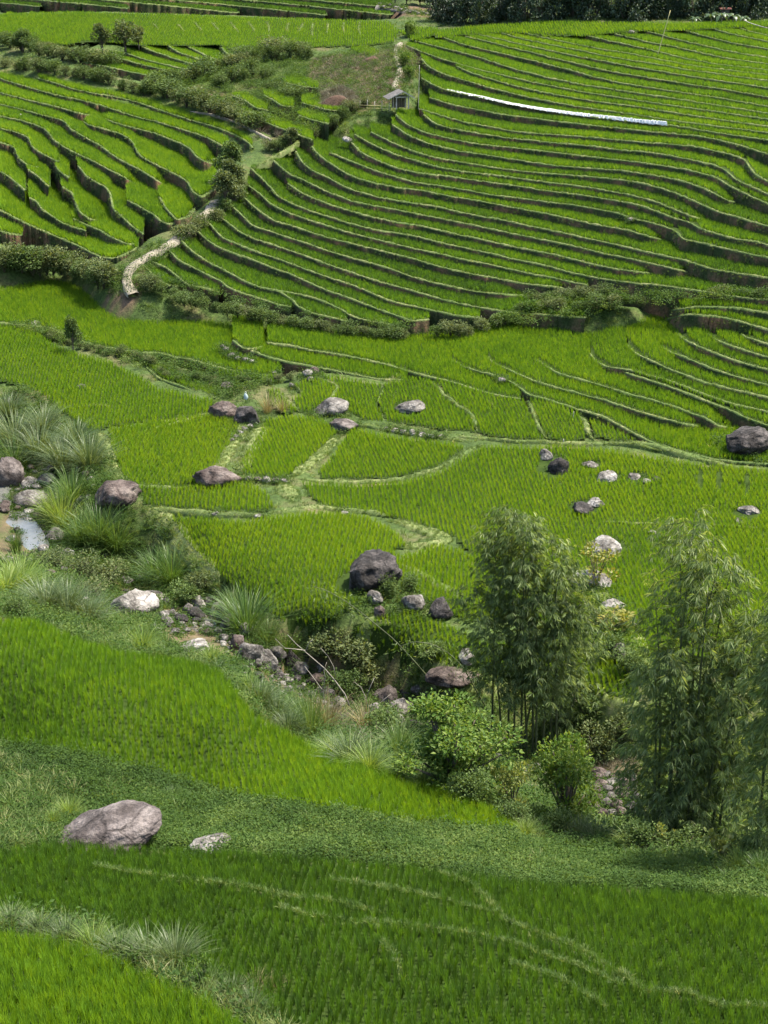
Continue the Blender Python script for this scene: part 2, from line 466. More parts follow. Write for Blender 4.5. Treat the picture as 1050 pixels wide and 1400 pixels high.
def thing(name, label, cat, loc, group=None, rz=0.0, scale=None):
    o = bpy.data.objects.new(name, None)
    o.empty_display_size = 0.2
    COL.objects.link(o)
    o.location = loc
    o.rotation_euler = (0, 0, rz)
    if scale is not None:
        o.scale = scale if isinstance(scale, (tuple, list)) else (scale,) * 3
    o['label'] = label; o['category'] = cat
    if group: o['group'] = group
    return o

_first, _second, _ord = None, None, ['first','second','third','fourth','fifth','sixth','seventh','eighth','ninth','tenth','eleventh','twelfth','thirteenth','fourteenth','fifteenth','sixteenth','seventeenth','eighteenth','nineteenth','twentieth','twenty-first','twenty-second','twenty-third','twenty-fourth','twenty-fifth','twenty-sixth','twenty-seventh','twenty-eighth','twenty-ninth','thirtieth','thirty-first','thirty-second','thirty-third','thirty-fourth','thirty-fifth']
def nth(i): return _ord[i]

# ------------------------------------------------------------------ leaves and tufts
def leaf_mesh_arrays(base, direc, length, width, rng, curl=0.25):
    """two-triangle folded leaves (N): returns verts (N*4,3) and faces"""
    n = len(base)
    d = direc / np.linalg.norm(direc, axis=1, keepdims=True)
    r = rng.normal(size=(n, 3)) * 0.5 + np.array([0, 0, 0.9])
    s = np.cross(d, r); s /= np.linalg.norm(s, axis=1, keepdims=True) + 1e-9
    up = np.cross(s, d)
    L = length[:, None]; Wd = width[:, None]
    mid = base + d * L * 0.45
    v = np.stack([base, mid + s * Wd * 0.5 + up * Wd * 0.18, base + d * L - up * L * curl * 0.4, mid - s * Wd * 0.5 + up * Wd * 0.18], 1)
    return v.reshape(-1, 3), n

def leaf_faces(n, off=0):
    i = np.arange(n) * 4 + off
    return np.concatenate([np.stack([i, i + 1, i + 2], 1), np.stack([i, i + 2, i + 3], 1)])

def add_leaves(mb, base, direc, length, width, rng, mat=0, curl=0.25):
    v, n = leaf_mesh_arrays(np.asarray(base, float), np.asarray(direc, float), np.asarray(length, float), np.asarray(width, float), rng, curl)
    mb.add(v, leaf_faces(n).tolist(), mat)

def blade_tuft(mb, n, h, spread, width, rng, segs=3, arch=0.5, base_r=0.04, mat=0, hvar=0.3, center=(0, 0, 0)):
    """a tuft of arching grass blades"""
    for _ in range(n):
        a = rng.uniform(0, 2 * math.pi); lean = spread * rng.uniform(0.15, 1.0)
        hh = h * rng.uniform(1 - hvar, 1 + hvar * 0.3)
        d = np.array([math.cos(a), math.sin(a), 0]); s = np.array([-math.sin(a), math.cos(a), 0])
        tw = rng.uniform(-0.9, 0.9)
        s = s * math.cos(tw) + d * math.sin(tw)
        b0 = np.array(center) + d * base_r * rng.uniform(0, 1) + np.array([0, 0, -0.03])
        vs = []
        for k in range(segs + 1):
            t = k / segs
            out = lean * (t ** 1.3) + arch * lean * t * t
            up = hh * (t - 0.35 * arch * t ** 3 * min(1.5, lean / max(h, 1e-6) * 2))
            w = width * (0.7 + 0.5 * t) * (1 - t ** 2.2) * 0.5
            p = b0 + d * out + np.array([0, 0, up])
            if k < segs:
                vs += [p - s * w, p + s * w]
            else:
                vs.append(p)
        fs = []
        for k in range(segs - 1):
            fs.append((2 * k, 2 * k + 1, 2 * k + 3, 2 * k + 2))
        fs.append((2 * (segs - 1), 2 * (segs - 1) + 1, 2 * segs))
        mb.add(vs, fs, mat)

def proto(name, mb, mats):
    """a mesh that scattered plants share; not placed in the scene itself"""
    return bpy.data.objects.new(name, mb.mesh(name, mats))

def scatter(name, P, scale, rz, tint, protos, tilt=0.12, props=None, parent=None):
    """one object of uncountable plants, set at points P"""
    P = np.asarray(P, float)
    n = len(P)
    me = bpy.data.meshes.new(name)
    me.vertices.add(n)
    me.vertices.foreach_set('co', P.ravel())
    rot = np.stack([RNG.normal(0, tilt, n), RNG.normal(0, tilt, n), np.broadcast_to(rz, n)], 1)
    a = me.attributes.new('rot', 'FLOAT_VECTOR', 'POINT'); a.data.foreach_set('vector', rot.astype(np.float32).ravel())
    a = me.attributes.new('scl', 'FLOAT', 'POINT'); a.data.foreach_set('value', np.broadcast_to(scale, n).astype(np.float32))
    a = me.attributes.new('tint', 'FLOAT', 'POINT'); a.data.foreach_set('value', np.broadcast_to(tint, n).astype(np.float32))
    a = me.attributes.new('pick', 'INT', 'POINT'); a.data.foreach_set('value', RNG.integers(0, len(protos), n).astype(np.int32))
    me.update()
    o = link(name, me, parent)
    o['kind'] = 'stuff'
    for k, v in (props or {}).items(): o[k] = v
    ng = bpy.data.node_groups.new(name + '_plants', 'GeometryNodeTree')
    ng.interface.new_socket('Geometry', in_out='INPUT', socket_type='NodeSocketGeometry')
    ng.interface.new_socket('Geometry', in_out='OUTPUT', socket_type='NodeSocketGeometry')
    N = ng.nodes; L = ng.links
    gi = N.new('NodeGroupInput'); go = N.new('NodeGroupOutput')
    mp = N.new('GeometryNodeMeshToPoints'); L.new(gi.outputs[0], mp.inputs['Mesh'])
    io = N.new('GeometryNodeInstanceOnPoints'); L.new(mp.outputs[0], io.inputs['Points'])
    jn = N.new('GeometryNodeJoinGeometry')
    for p in protos:
        ob = N.new('GeometryNodeObjectInfo'); ob.inputs['Object'].default_value = p
        ob.inputs['As Instance'].default_value = True
        L.new(ob.outputs['Geometry'], jn.inputs[0])
    L.new(jn.outputs[0], io.inputs['Instance'])
    io.inputs['Pick Instance'].default_value = True
    def na(nm, dt):
        q = N.new('GeometryNodeInputNamedAttribute'); q.data_type = dt; q.inputs['Name'].default_value = nm
        return [s for s in q.outputs if s.enabled and s.name == 'Attribute'][0]
    L.new(na('pick', 'INT'), io.inputs['Instance Index'])
    L.new(na('rot', 'FLOAT_VECTOR'), io.inputs['Rotation'])
    L.new(na('scl', 'FLOAT'), io.inputs['Scale'])
    L.new(io.outputs[0], go.inputs[0])
    md = o.modifiers.new('plants', 'NODES'); md.node_group = ng
    return o

def make_protos(name, count, fn, mats):
    res = []
    for i in range(count):
        mb = MB(); fn(mb, np.random.default_rng(100 + i)); res.append(proto(name, mb, mats))
    return res

RICE_NEAR = make_protos('rice_tuft', 5, lambda mb, r: blade_tuft(mb, 24, 0.52, 0.115, 0.018, r, 4, 0.55, 0.03), M['rice'])
RICE_MID = make_protos('rice_tuft', 4, lambda mb, r: blade_tuft(mb, 16, 0.48, 0.10, 0.022, r, 3, 0.5, 0.03), M['rice'])
RICE_FAR = make_protos('rice_tuft', 4, lambda mb, r: blade_tuft(mb, 12, 0.46, 0.15, 0.040, r, 2, 0.5, 0.06), M['rice'])
SHORT_GRASS = make_protos('grass_tuft', 4, lambda mb, r: blade_tuft(mb, 14, 0.24, 0.16, 0.022, r, 2, 0.6, 0.09, 0, 0.5), M['grass'])
LONG_GRASS = make_protos('grass_tuft', 4, lambda mb, r: blade_tuft(mb, 24, 0.55, 0.34, 0.022, r, 3, 0.8, 0.10, 0, 0.5), M['grass'])

def vine_fn(mb, r):
    n = 60
    b = np.stack([r.normal(0, 0.15, n), r.normal(0, 0.15, n), r.uniform(0.02, 0.26, n)], 1)
    d = np.stack([r.normal(0, 1, n), r.normal(0, 1, n), r.uniform(-0.1, 0.7, n)], 1)
    add_leaves(mb, b, d, r.uniform(0.04, 0.085, n), r.uniform(0.028, 0.055, n), r)
VINE = make_protos('vine_clump', 4, vine_fn, M['vine'])
def weed_fn(mb, r):
    n = 46
    b = np.stack([r.normal(0, 0.2, n), r.normal(0, 0.2, n), r.uniform(0.02, 0.5, n) ** 1.2], 1)
    d = np.stack([r.normal(0, 1, n), r.normal(0, 1, n), r.uniform(-0.4, 0.9, n)], 1)
    add_leaves(mb, b, d, r.uniform(0.08, 0.17, n), r.uniform(0.04, 0.08, n), r)
WEED = make_protos('weed_clump', 4, weed_fn, M['vine'])
def scrub_fn(mb, r):
    blade_tuft(mb, 26, 0.5, 0.45, 0.022, r, 2, 0.7, 0.15, 0, 0.6)
SCRUB = make_protos('scrub_clump', 3, scrub_fn, M['scrub'])

EXEC_DATA = True
# ------------------------------------------------------------------ terraces traced on the hillsides
def P2(s):
    return [tuple(float(q) for q in t.split(',')) for t in s.split()]

D_LINES = [P2(s) for s in '''196,363 213,381 230,391 244,391
204,357 227,366 244,380 256,390 279,394 299,400
231,343 244,357 264,366 284,377 301,384 310,393 330,401 356,409 379,417 398,420
381,399 399,410 407,420 427,429 450,434 475,440
247,329 261,343 284,359 307,370 330,383 353,393 381,398 405,402 430,408 450,416 467,424 481,433 507,440 544,446
270,317 280,326 293,336 316,346 341,354 370,366 399,376 427,389 450,399 467,404 490,413 519,424 544,433 561,439 587,437
286,306 293,314 304,326 324,334 353,346 387,357 421,370 450,380 481,390 507,401 536,413 564,419 601,427 627,433 656,435
303,299 313,306 326,317 344,326 370,334 399,344 427,354 450,363 481,373 519,386 550,394 584,404 621,414 656,421 687,426 719,429 750,431 801,435
319,284 333,297 344,309 370,317 399,327 427,336 450,344 479,353 507,360 536,369 564,379 593,387 621,393 650,399 679,402 701,404 726,404
850,385 866,388 900,390 940,396 980,402 1020,408 1060,411
334,271 344,280 359,293 376,303 399,309 427,319 450,326 479,333 507,340 536,347 564,354 593,363 616,369 650,376 679,381 701,386 730,390 760,393 800,398
339,254 356,266 370,280 393,291 421,301 450,310 479,319 507,326 536,333 564,340 599,347 636,356 664,361 699,369 730,376 750,379 780,386 803,390
343,231 359,246 370,257 379,269 399,279 424,289 450,297 467,303 490,309 519,316 550,320 579,326 610,334 644,341 679,349 707,356 736,361 750,365 779,373 813,380 852,386
393,251 410,263 427,271 450,280 479,289 507,297 541,304 579,310 616,319 650,326 679,333 707,339 750,347 779,354 807,361 844,369 879,373 906,376
374,220 381,227 399,241 410,244 427,253 450,264 464,269 481,276 507,281 536,286 570,293 607,300 650,309 687,317 721,324 750,330 784,337 819,346 856,353 887,360 916,367 944,373 962,375
404,207 413,223 427,234 450,244 467,254 484,261 516,270 550,276 579,280 599,283 621,289 656,296 687,301 721,309 750,315 779,321 813,329 847,336 879,344 910,351 936,356 956,363 976,369 1007,374 1060,382
426,200 430,207 441,217 456,227 470,236 487,244 513,251 544,257 579,261 616,269 650,274 684,281 716,287 750,293 767,297 793,303 821,309 847,313 864,317 887,324 921,331
450,209 467,216 493,226 516,235 533,240 564,249 599,254 636,260 673,267 707,271 750,277 779,280 813,286 841,291 864,299 887,304 910,311 924,316 932,327 956,332 990,340 1021,347 1060,355
479,194 493,209 516,220 541,230 573,237 610,241 650,247 687,252 721,257 750,262 779,265 813,270 844,275 873,281 899,290 916,297 944,305 956,313 979,320 1004,327 1036,331 1060,339
484,184 507,197 536,210 564,219 599,229 633,235 650,237 693,242 750,250 776,253 807,257 841,263 870,269 893,275 913,283 927,289 950,298 975,302
507,181 533,194 564,207 599,217 636,223 679,230 710,234 750,238 779,240 807,242 844,246 873,250 904,258 927,266 950,276 967,284 984,291 1007,297 1036,306 1060,312
536,171 559,186 587,197 621,206 656,211 687,216 719,221 750,226 800,230 853,234 879,238 910,243 936,249 959,257 976,265 996,275 1023,281
541,157 553,169 576,180 610,189 644,196 679,200 716,204 750,208 776,211 807,215 836,218 870,222 899,226 936,232 961,238 979,243 996,254 1016,264 1036,273 1060,284
579,157 593,169 621,177 656,183 693,189 724,192 750,195 784,198 816,201 850,206 881,208 910,212 944,219 973,225 990,232 1007,247 1030,257 1060,271
573,149 599,157 633,167 667,173 701,180 736,183 750,184 793,187 836,191 879,195 921,198 950,201 979,207 1001,212 1019,219 1024,229 1033,240 1060,254
587,134 616,143 650,150 687,157 721,161 750,165 784,169 821,173 864,178 907,182 950,186 979,191 1007,198 1036,207 1060,214
576,107 593,117 611,124 636,129 661,134 690,141 721,147 750,152 793,158 836,163 879,168 911,171 950,177 1000,185 1060,193
576,81 587,93 610,103 639,111 667,120 696,127 724,134 750,139 784,145 824,151 864,156 899,162 933,167 979,173 1060,183
624,91 644,100 673,109 701,117 730,124 750,128 784,134 821,140 864,145 899,151 950,159 999,166 1060,175
556,63 573,70 601,80 624,87 656,96 687,103 721,111 750,117 796,126 836,132 873,138 921,145 979,153 1060,165
567,56 593,63 627,71 656,79 679,87 707,96 736,103 750,107 796,116 836,122 873,128 921,135 979,144 1060,157
604,51 633,61 667,69 701,77 736,85 750,89 779,96 813,106 850,114 893,121 936,127 993,136 1060,148
636,50 667,57 701,66 736,74 750,78 787,87 824,96 864,103 907,110 950,117 993,123 1060,135
641,44 684,54 716,62 750,69 793,78 836,86 879,94 921,101 964,108 1007,114 1060,122
684,45 716,54 750,61 787,68 824,76 864,83 910,90 936,95 979,101 1060,112
699,40 724,47 750,53 784,60 819,67 859,73 899,81 939,89 993,96 1060,104
799,48 824,54 856,61 896,70 936,80 979,88 1060,97
824,43 856,50 887,58 921,64 956,72 993,80 1060,89
880,42 893,45 921,53 956,61 993,70 1060,81
930,40 961,49 1001,59 1060,69
967,37 993,45 1021,51 1060,59
999,35 1024,43 1060,51'''.split('\n')]
D_CAP = P2('150,400 185,372 228,332 265,310 290,292 318,255 345,228 380,202 420,180 450,172 500,160 540,140 552,110 555,80 558,58 590,45 640,38 750,30 850,31 950,32 1060,29')

C_LINES = [P2(s) for s in '''0,316 12,320 30,322
0,288 16,296 36,306 56,315 70,321 86,328 106,336 124,346 138,352 152,354 168,350 188,339
100,300 110,304 120,309 136,315 152,325 170,333 184,335
40,271 50,276 56,286 70,295 84,305 100,311 118,316
85,256 98,264 102,273 104,280 108,290 120,299 140,303
0,235 12,242 24,252 34,261
106,227 112,234 116,240 130,249 144,256 150,265 152,276 154,285 160,292 168,298 180,310 196,321
38,232 52,242 60,250 67,256
76,227 80,234 94,244
0,195 16,200 22,206 25,216 36,226 52,229
174,274 192,284 210,294 219,303 231,307 246,305
0,176 22,181 38,188 42,196 44,202 54,209 70,217 80,222
217,269 227,286 241,301 258,297 268,284
0,159 24,164 46,170 60,176 68,184 73,192 88,202 110,213 130,222 150,233 170,243 182,250 185,256 187,265 190,272
0,143 30,150 66,160 80,163 90,168 95,176 112,186 136,199 150,210 166,220 190,232 210,244 226,254 229,262 231,268
106,156 110,164 120,171 140,176 164,183 176,190 183,197 186,206 192,214 206,222 226,232 246,242 257,250 262,262 275,270 290,262 304,250
0,127 26,134 50,140 76,146 94,151 106,155 120,157 134,160
136,159 150,166 170,172 190,177 210,182 230,190 248,197 260,204 268,215 282,222 300,226
0,108 20,114 50,123 80,131 110,137 140,145 170,155 190,161 216,167 244,176 268,183 286,190 302,199 312,203
36,103 70,112 100,122 130,128 160,133 190,141 214,149 240,158 270,167 294,174 314,182 330,189 341,197 345,203'''.split('\n')]
C_CAP = P2('-5,97 20,98 45,97 100,112 150,118 200,132 250,150 300,166 335,183 350,200')

E_LINES = [P2(s) for s in '''803,564 824,570 848,583 871,596 895,607 919,614 943,621 971,628 1002,632 1060,636
560,509 584,515 608,520 636,529 662,537 689,543 712,546
366,469 394,473 423,479 457,484 494,491 529,499 554,507 560,509
616,492 631,501 650,507 667,511 684,517 698,522 712,532 722,540 741,545 767,553 789,560 803,564
665,488 674,497 693,505 708,512 731,522 758,530 786,537 824,547 848,555 871,563 900,571 926,578 948,582 967,584
733,493 746,501 762,511 784,517 810,524 829,529 857,539 886,546 914,554 943,565 964,572 981,582 1004,586
831,501 860,512 883,519 914,529 943,540 971,551 1002,563 1021,573 1060,586
805,483 814,495 829,502 860,506 883,513 914,521 943,532 971,543 1002,553 1026,558 1060,566
856,471 867,483 886,492 912,504 938,514 967,525 990,530 1014,536 1033,540 1060,547
902,475 919,483 943,492 971,504 1002,514 1026,521 1060,530
921,450 933,464 952,473 976,483 1000,492 1026,500 1060,509
962,452 976,464 998,473 1019,480 1060,492
1000,452 1019,461 1060,475
900,447 912,436 940,430 985,434 1019,442 1060,455
905,426 950,420 1000,421 1060,430'''.split('\n')]
E_CAP = P2('340,452 380,440 470,448 570,452 650,447 700,440 770,440 850,424 880,414 940,412 1000,407 1060,404')
M_LINES = [P2(s) for s in '''343,480 366,489 394,496 417,500 451,506 486,513 517,519 557,521
0,442 54,447 71,450 89,459 111,466 129,473 146,476 171,480 194,483 217,483 237,489 257,491 271,496 303,504 331,511 360,514 384,513
318,466 332,477 346,478 360,474
200,503 217,518 243,527 271,538 300,547'''.split('\n')]
M_CAP0 = P2('340,476 366,470 394,474 423,480 457,485 494,492 529,500 560,510')
M_CAP1 = P2('0,366 60,366 110,372 135,392 180,412 240,408 300,414 380,432 470,446 570,450')
M_CAP3 = P2('195,494 215,498 245,513 300,533 345,547')
M_CAP2 = P2('300,430 380,440 420,446')
B_LINES = [P2(s) for s in '''113,85 144,91 180,99 219,107 251,113
149,77 170,82 195,89 231,97 262,105
170,72 195,81 231,90 270,99 282,102
193,64 213,72 239,81 270,90 296,98
229,62 239,70 270,81 286,86 311,91
253,62 270,71 281,76 306,86
300,63 309,73 322,79
10,26 23,36 51,48 77,55 93,60
42,24 57,32 82,42 103,50 113,60
80,27 93,33 108,41 123,48
118,27 126,35 135,42
0,40 12,44 26,48'''.split('\n')]
B_CAP = P2('-5,18 100,16 200,18 300,22 400,25 520,28')

RICE = {'near': [], 'mid': [], 'far': []}         # x, y, z, tint, scale
RIMS, RISERS = [], []
FIELD_MASKS = []

def smooth_line(pts, step=2.5, sig=1.6):
    a = np.array(pts); x = np.maximum.accumulate(a[:, 0] + np.arange(len(a)) * 1e-3); y = a[:, 1]
    n = max(4, int((x[-1] - x[0]) / step))
    # resample by arc length so that steep pieces keep their shape
    s = np.concatenate([[0], np.cumsum(np.hypot(np.diff(x), np.diff(y)))])
    t = np.linspace(0, s[-1], max(5, int(s[-1] / step)))
    xs = np.interp(t, s, x); ys = np.interp(t, s, y)
    k = int(3 * sig); w = np.exp(-0.5 * (np.arange(-k, k + 1) / sig) ** 2); w /= w.sum()
    if len(xs) > 2 * k + 3:
        pad = lambda v: np.concatenate([2 * v[0] - v[1:k + 1][::-1], v, 2 * v[-1] - v[-k - 1:-1][::-1]])
        xs = np.convolve(pad(xs), w, 'valid'); ys = np.convolve(pad(ys), w, 'valid')
    return np.maximum.accumulate(xs + np.arange(len(xs)) * 1e-4), ys

def top_bound(lines, k, cap, px, ycur, gap=1.2):
    """for each column the next traced edge up the picture, else the region's own upper bound"""
    cx = np.array([c[0] for c in cap]); cy = np.array([c[1] for c in cap])
    o = np.argsort(cx, kind='stable')
    best = np.interp(px, cx[o], cy[o], left=-1e9, right=-1e9)
    for j, ln in enumerate(lines):
        if j == k: continue
        x, y = ln
        yy = np.interp(px, x, y, left=np.nan, right=np.nan)
        ok = ~np.isnan(yy) & (yy < ycur - gap) & (yy > best)
        best = np.where(ok, yy, best)
    return best

def build_terraces(lines_raw, cap, name, label_fn, kind_rice, spacing, step=2.5, rim_w=0.16, deg=2, base_tint=0.5, front=0.28, back=0.06, tint_fn=None, rim_h=0.07, rsc=1.0, lift=0.0, blend='', blen=45.0):
    lines = [smooth_line(l, step) for l in lines_raw]
    ZS = []
    for k, (px, py) in enumerate(lines):
        py = py + RNG.normal(0, 0.25, len(py))
        z0 = pt(px, py)[:, 2]
        if np.ptp(px) > 60 and len(px) > 24:
            kk = int(min(36, len(px) // 3)); gw = np.exp(-0.5 * (np.arange(-kk, kk + 1) / (kk / 2.2)) ** 2); gw /= gw.sum()
            z1 = np.concatenate([2 * z0[0] - z0[1:kk + 1][::-1], z0, 2 * z0[-1] - z0[-kk - 1:-1][::-1]])
            z = np.convolve(z1, gw, 'valid')
        else:
            z = np.polyval(np.polyfit(px, z0, 1), px)
        z = z + lift
        zfun = lambda q, px=px, z=z: np.interp(q, px, z)
        if blend and k > 0 and np.ptp(px) > 0.9 * blen + (80 if blen < 30 else 0):
            for end in blend:
                e = 0 if end == 'L' else -1
                if px[e] > 1040 or px[e] < 6: continue
                lo = None
                for j in range(k):
                    xj, yj = lines[j]
                    if xj[0] <= px[e] <= xj[-1]:
                        yy = np.interp(px[e], xj, yj)
                        if yy > py[e] + 0.5 and (lo is None or yy < lo[0]): lo = (yy, j)
                if lo is None or lo[0] - py[e] > 110: continue
                zl = np.interp(px, lines[lo[1]][0], ZS[lo[1]])
                wt = np.clip(np.abs(px - px[e]) / min(blen, np.ptp(px) * 0.6), 0, 1); wt = wt * wt * (3 - 2 * wt)
                z = (zl + 0.02) * (1 - wt) + z * wt
            zfun = lambda q, px=px, z=z: np.interp(q, px, z)
        ZS.append(z)
        F = pt(px, py, z)
        U = top_bound(lines, k, cap, px, py)
        U = np.minimum(np.where(U < -1e8, py - 6, U), py - 1.0)
        Bk = pt(px, U, z)
        Bk[:, 1] += 0.5
        T = np.gradient(F[:, :2], axis=0); T /= np.linalg.norm(T, axis=1, keepdims=True) + 1e-9
        Nrm = np.stack([T[:, 1], -T[:, 0]], 1)
        def off(o, dz):
            q = F.copy(); q[:, :2] += Nrm * np.reshape(o, (-1, 1)); q[:, 2] += dz; return q
        wob = (noise2(F[:, 0] * 1.7 + k * 9, F[:, 1] * 1.7) - 0.5)
        foot = off(0.5, 0.0)
        zb = np.minimum(F[:, 2] - 0.6, H(foot[:, 0], foot[:, 1]) - 2.7)
        rows = []
        dep = F[:, 2] - zb
        for fr in (1.0, 0.34, 0.16):
            q = off(0.0, 0.0)
            bulge = 0.06 + 0.16 * fr * np.minimum(dep, 1.2) + 0.34 * (fbm2(F[:, 0] * 1.1 + 9 * fr + k, F[:, 1] * 1.1 - 7 * fr) - 0.5)
            q[:, :2] += Nrm * bulge[:, None]
            q[:, 2] = F[:, 2] - dep * fr
            rows.append(q)
        rh = rim_h + 0.16 * wob * noise2(F[:, 0] * 0.3, F[:, 1] * 0.3 + k)
        rows.append(off(0.05 + 0.10 * wob, -0.05))
        a = off(0.02, 0.0); a[:, 2] += rh * 0.8; rows.append(a)
        a = off(-rim_w * 0.5, 0.0); a[:, 2] += rh; rows.append(a)
        a = off(-rim_w, 0.0); a[:, 2] += -0.02; rows.append(a)
        mats = [2, 2, 2, 1, 1, 1]
        mb = MB()
        mb.grid(rows, mats=mats)
        inner = off(-rim_w, -0.02)
        Bq = Bk.copy(); Bq[:, 2] -= 0.02
        mid = inner * 0.5 + Bq * 0.5
        mb.grid([inner, mid, Bq], 0)
        o = link(name, mb.mesh(name, [M['mud'], M['rim'], M['riser']]))
        o['kind'] = 'structure'; o['label'] = label_fn(k)
        RIMS.append((off(-rim_w * 0.3, rh * 0.9), Nrm)); RISERS.append((F, Nrm, np.minimum(dep, 1.3)))
        # rice on the tread
        xs0, xs1 = min(F[:, 0].min(), Bk[:, 0].min()), max(F[:, 0].max(), Bk[:, 0].max())
        ys0, ys1 = F[:, 1].min(), Bk[:, 1].max()
        ang = math.atan2(F[-1, 1] - F[0, 1], F[-1, 0] - F[0, 0])
        ca, sa = math.cos(ang), math.sin(ang)
        cx, cy = (xs0 + xs1) / 2, (ys0 + ys1) / 2
        R = math.hypot(xs1 - xs0, ys1 - ys0) / 2 + 1
        g = np.arange(-R, R, spacing)
        A, B = np.meshgrid(g, np.arange(-R, R, spacing * 0.92))
        A = A + RNG.normal(0, spacing * 0.10, A.shape); B = B + RNG.normal(0, spacing * 0.10, B.shape)
        x = (cx + A * ca - B * sa).ravel(); y = (cy + A * sa + B * ca).ravel()
        m = (y > ys0) & (y < ys1) & (x > xs0 - .5) & (x < xs1 + .5)
        x, y = x[m], y[m]
        zz = np.full(len(x), z.mean())
        for _ in range(3):
            qx, qy = proj(x, y, zz); zz = zfun(qx)
        qx, qy = proj(x, y, zz)
        yf = np.interp(qx, px, F[:, 1]); yb = np.interp(qx, px, Bk[:, 1]) - 0.5
        # keep clear of the rim measured square to it
        slope = np.interp(qx, px, np.abs(Nrm[:, 1]))
        ok = (qx > px[0]) & (qx < px[-1]) & (y > yf + front / np.maximum(slope, 0.12)) & (y < yb - back)
        ok &= RNG.random(len(x)) < 0.97
        x, y, zz = x[ok], y[ok], zz[ok]
        if len(x):
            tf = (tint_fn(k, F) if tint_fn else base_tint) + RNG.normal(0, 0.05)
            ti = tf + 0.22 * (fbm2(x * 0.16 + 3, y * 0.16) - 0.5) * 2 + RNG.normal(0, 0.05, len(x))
            sc = rsc * (0.9 + 0.3 * (fbm2(x * 0.3, y * 0.3 + 8) - 0.2)) * RNG.uniform(0.88, 1.12, len(x))
            RICE[kind_rice].append(np.stack([x, y, zz - 0.02, ti, sc], 1))
    return lines

def hill_tint(k, F):
    return 0.40 + 0.22 * min(1.0, max(0.0, (k - 18) / 20.0))
build_terraces(D_LINES, D_CAP, 'rice_terrace', lambda k: f'narrow green rice terrace on the broad right hillside, {nth(min(k,34))} or more up from the valley' if k > 34 else f'narrow green rice terrace on the broad right hillside, {nth(k)} up from the valley', 'far', 0.25, rim_w=0.15, tint_fn=hill_tint, rsc=0.95, front=0.26, blend='R')
build_terraces(C_LINES, C_CAP, 'rice_terrace', lambda k: f'winding rice terrace with tall dark banks on the left hillside, {nth(k)} up from the hedge', 'far', 0.25, rim_w=0.17, deg=1, base_tint=0.60, step=1.5, rsc=1.25, blend='LR', blen=22.0)
build_terraces(E_LINES, E_CAP, 'rice_terrace', lambda k: f'curving rice terrace at the foot of the right hillside, {nth(k)} up from the lower paddies', 'mid', 0.23, rim_w=0.17, deg=1, base_tint=0.62, step=2.0, blend='LR', blen=38.0)
for l, c, lab in zip(M_LINES, (M_CAP0, M_CAP1, M_CAP2, M_CAP3), ('narrow rice strip above a brown bank in the middle of the valley', 'wide bright rice field below the winding stone path', 'small rice field corner by loose stones in the valley', 'thin rice strip along the ditch in the middle of the valley')):
    build_terraces([l], c, 'rice_terrace', lambda k: lab, 'mid', 0.23, rim_w=0.17, deg=2, base_tint=0.66, step=2.0)
build_terraces(B_LINES, B_CAP, 'rice_terrace', lambda k: f'pale green rice terrace by the far hedge, {nth(k)} up from the gully', 'far', 0.27, rim_w=0.30, deg=1, base_tint=0.62, rsc=0.9)
# far slope beyond the plateau
A_LINES = []
for i in range(7):
    y0 = -34 + 8 * i
    A_LINES.append([(x, y0 + 0.085 * x + 2 * math.sin(x / 90 + i)) for x in range(-5, 541, 30)])
_acap = P2('-5,17 100,14 200,16 300,20 400,23 530,27 545,27')
A_LINES = [[(x, y) for x, y in l if y < np.interp(x, [c[0] for c in _acap], [c[1] for c in _acap]) - 2] for l in A_LINES]
A_LINES = [l for l in A_LINES if len(l) > 2][::-1]
build_terraces(A_LINES, P2('-5,-60 545,-60'), 'rice_terrace', lambda k: f'dark rice terrace on the far slope beyond the plateau, {nth(k)} from its foot', 'far', 0.32, rim_w=0.3, deg=1, base_tint=0.22, rsc=0.9, front=0.7, back=0.9)

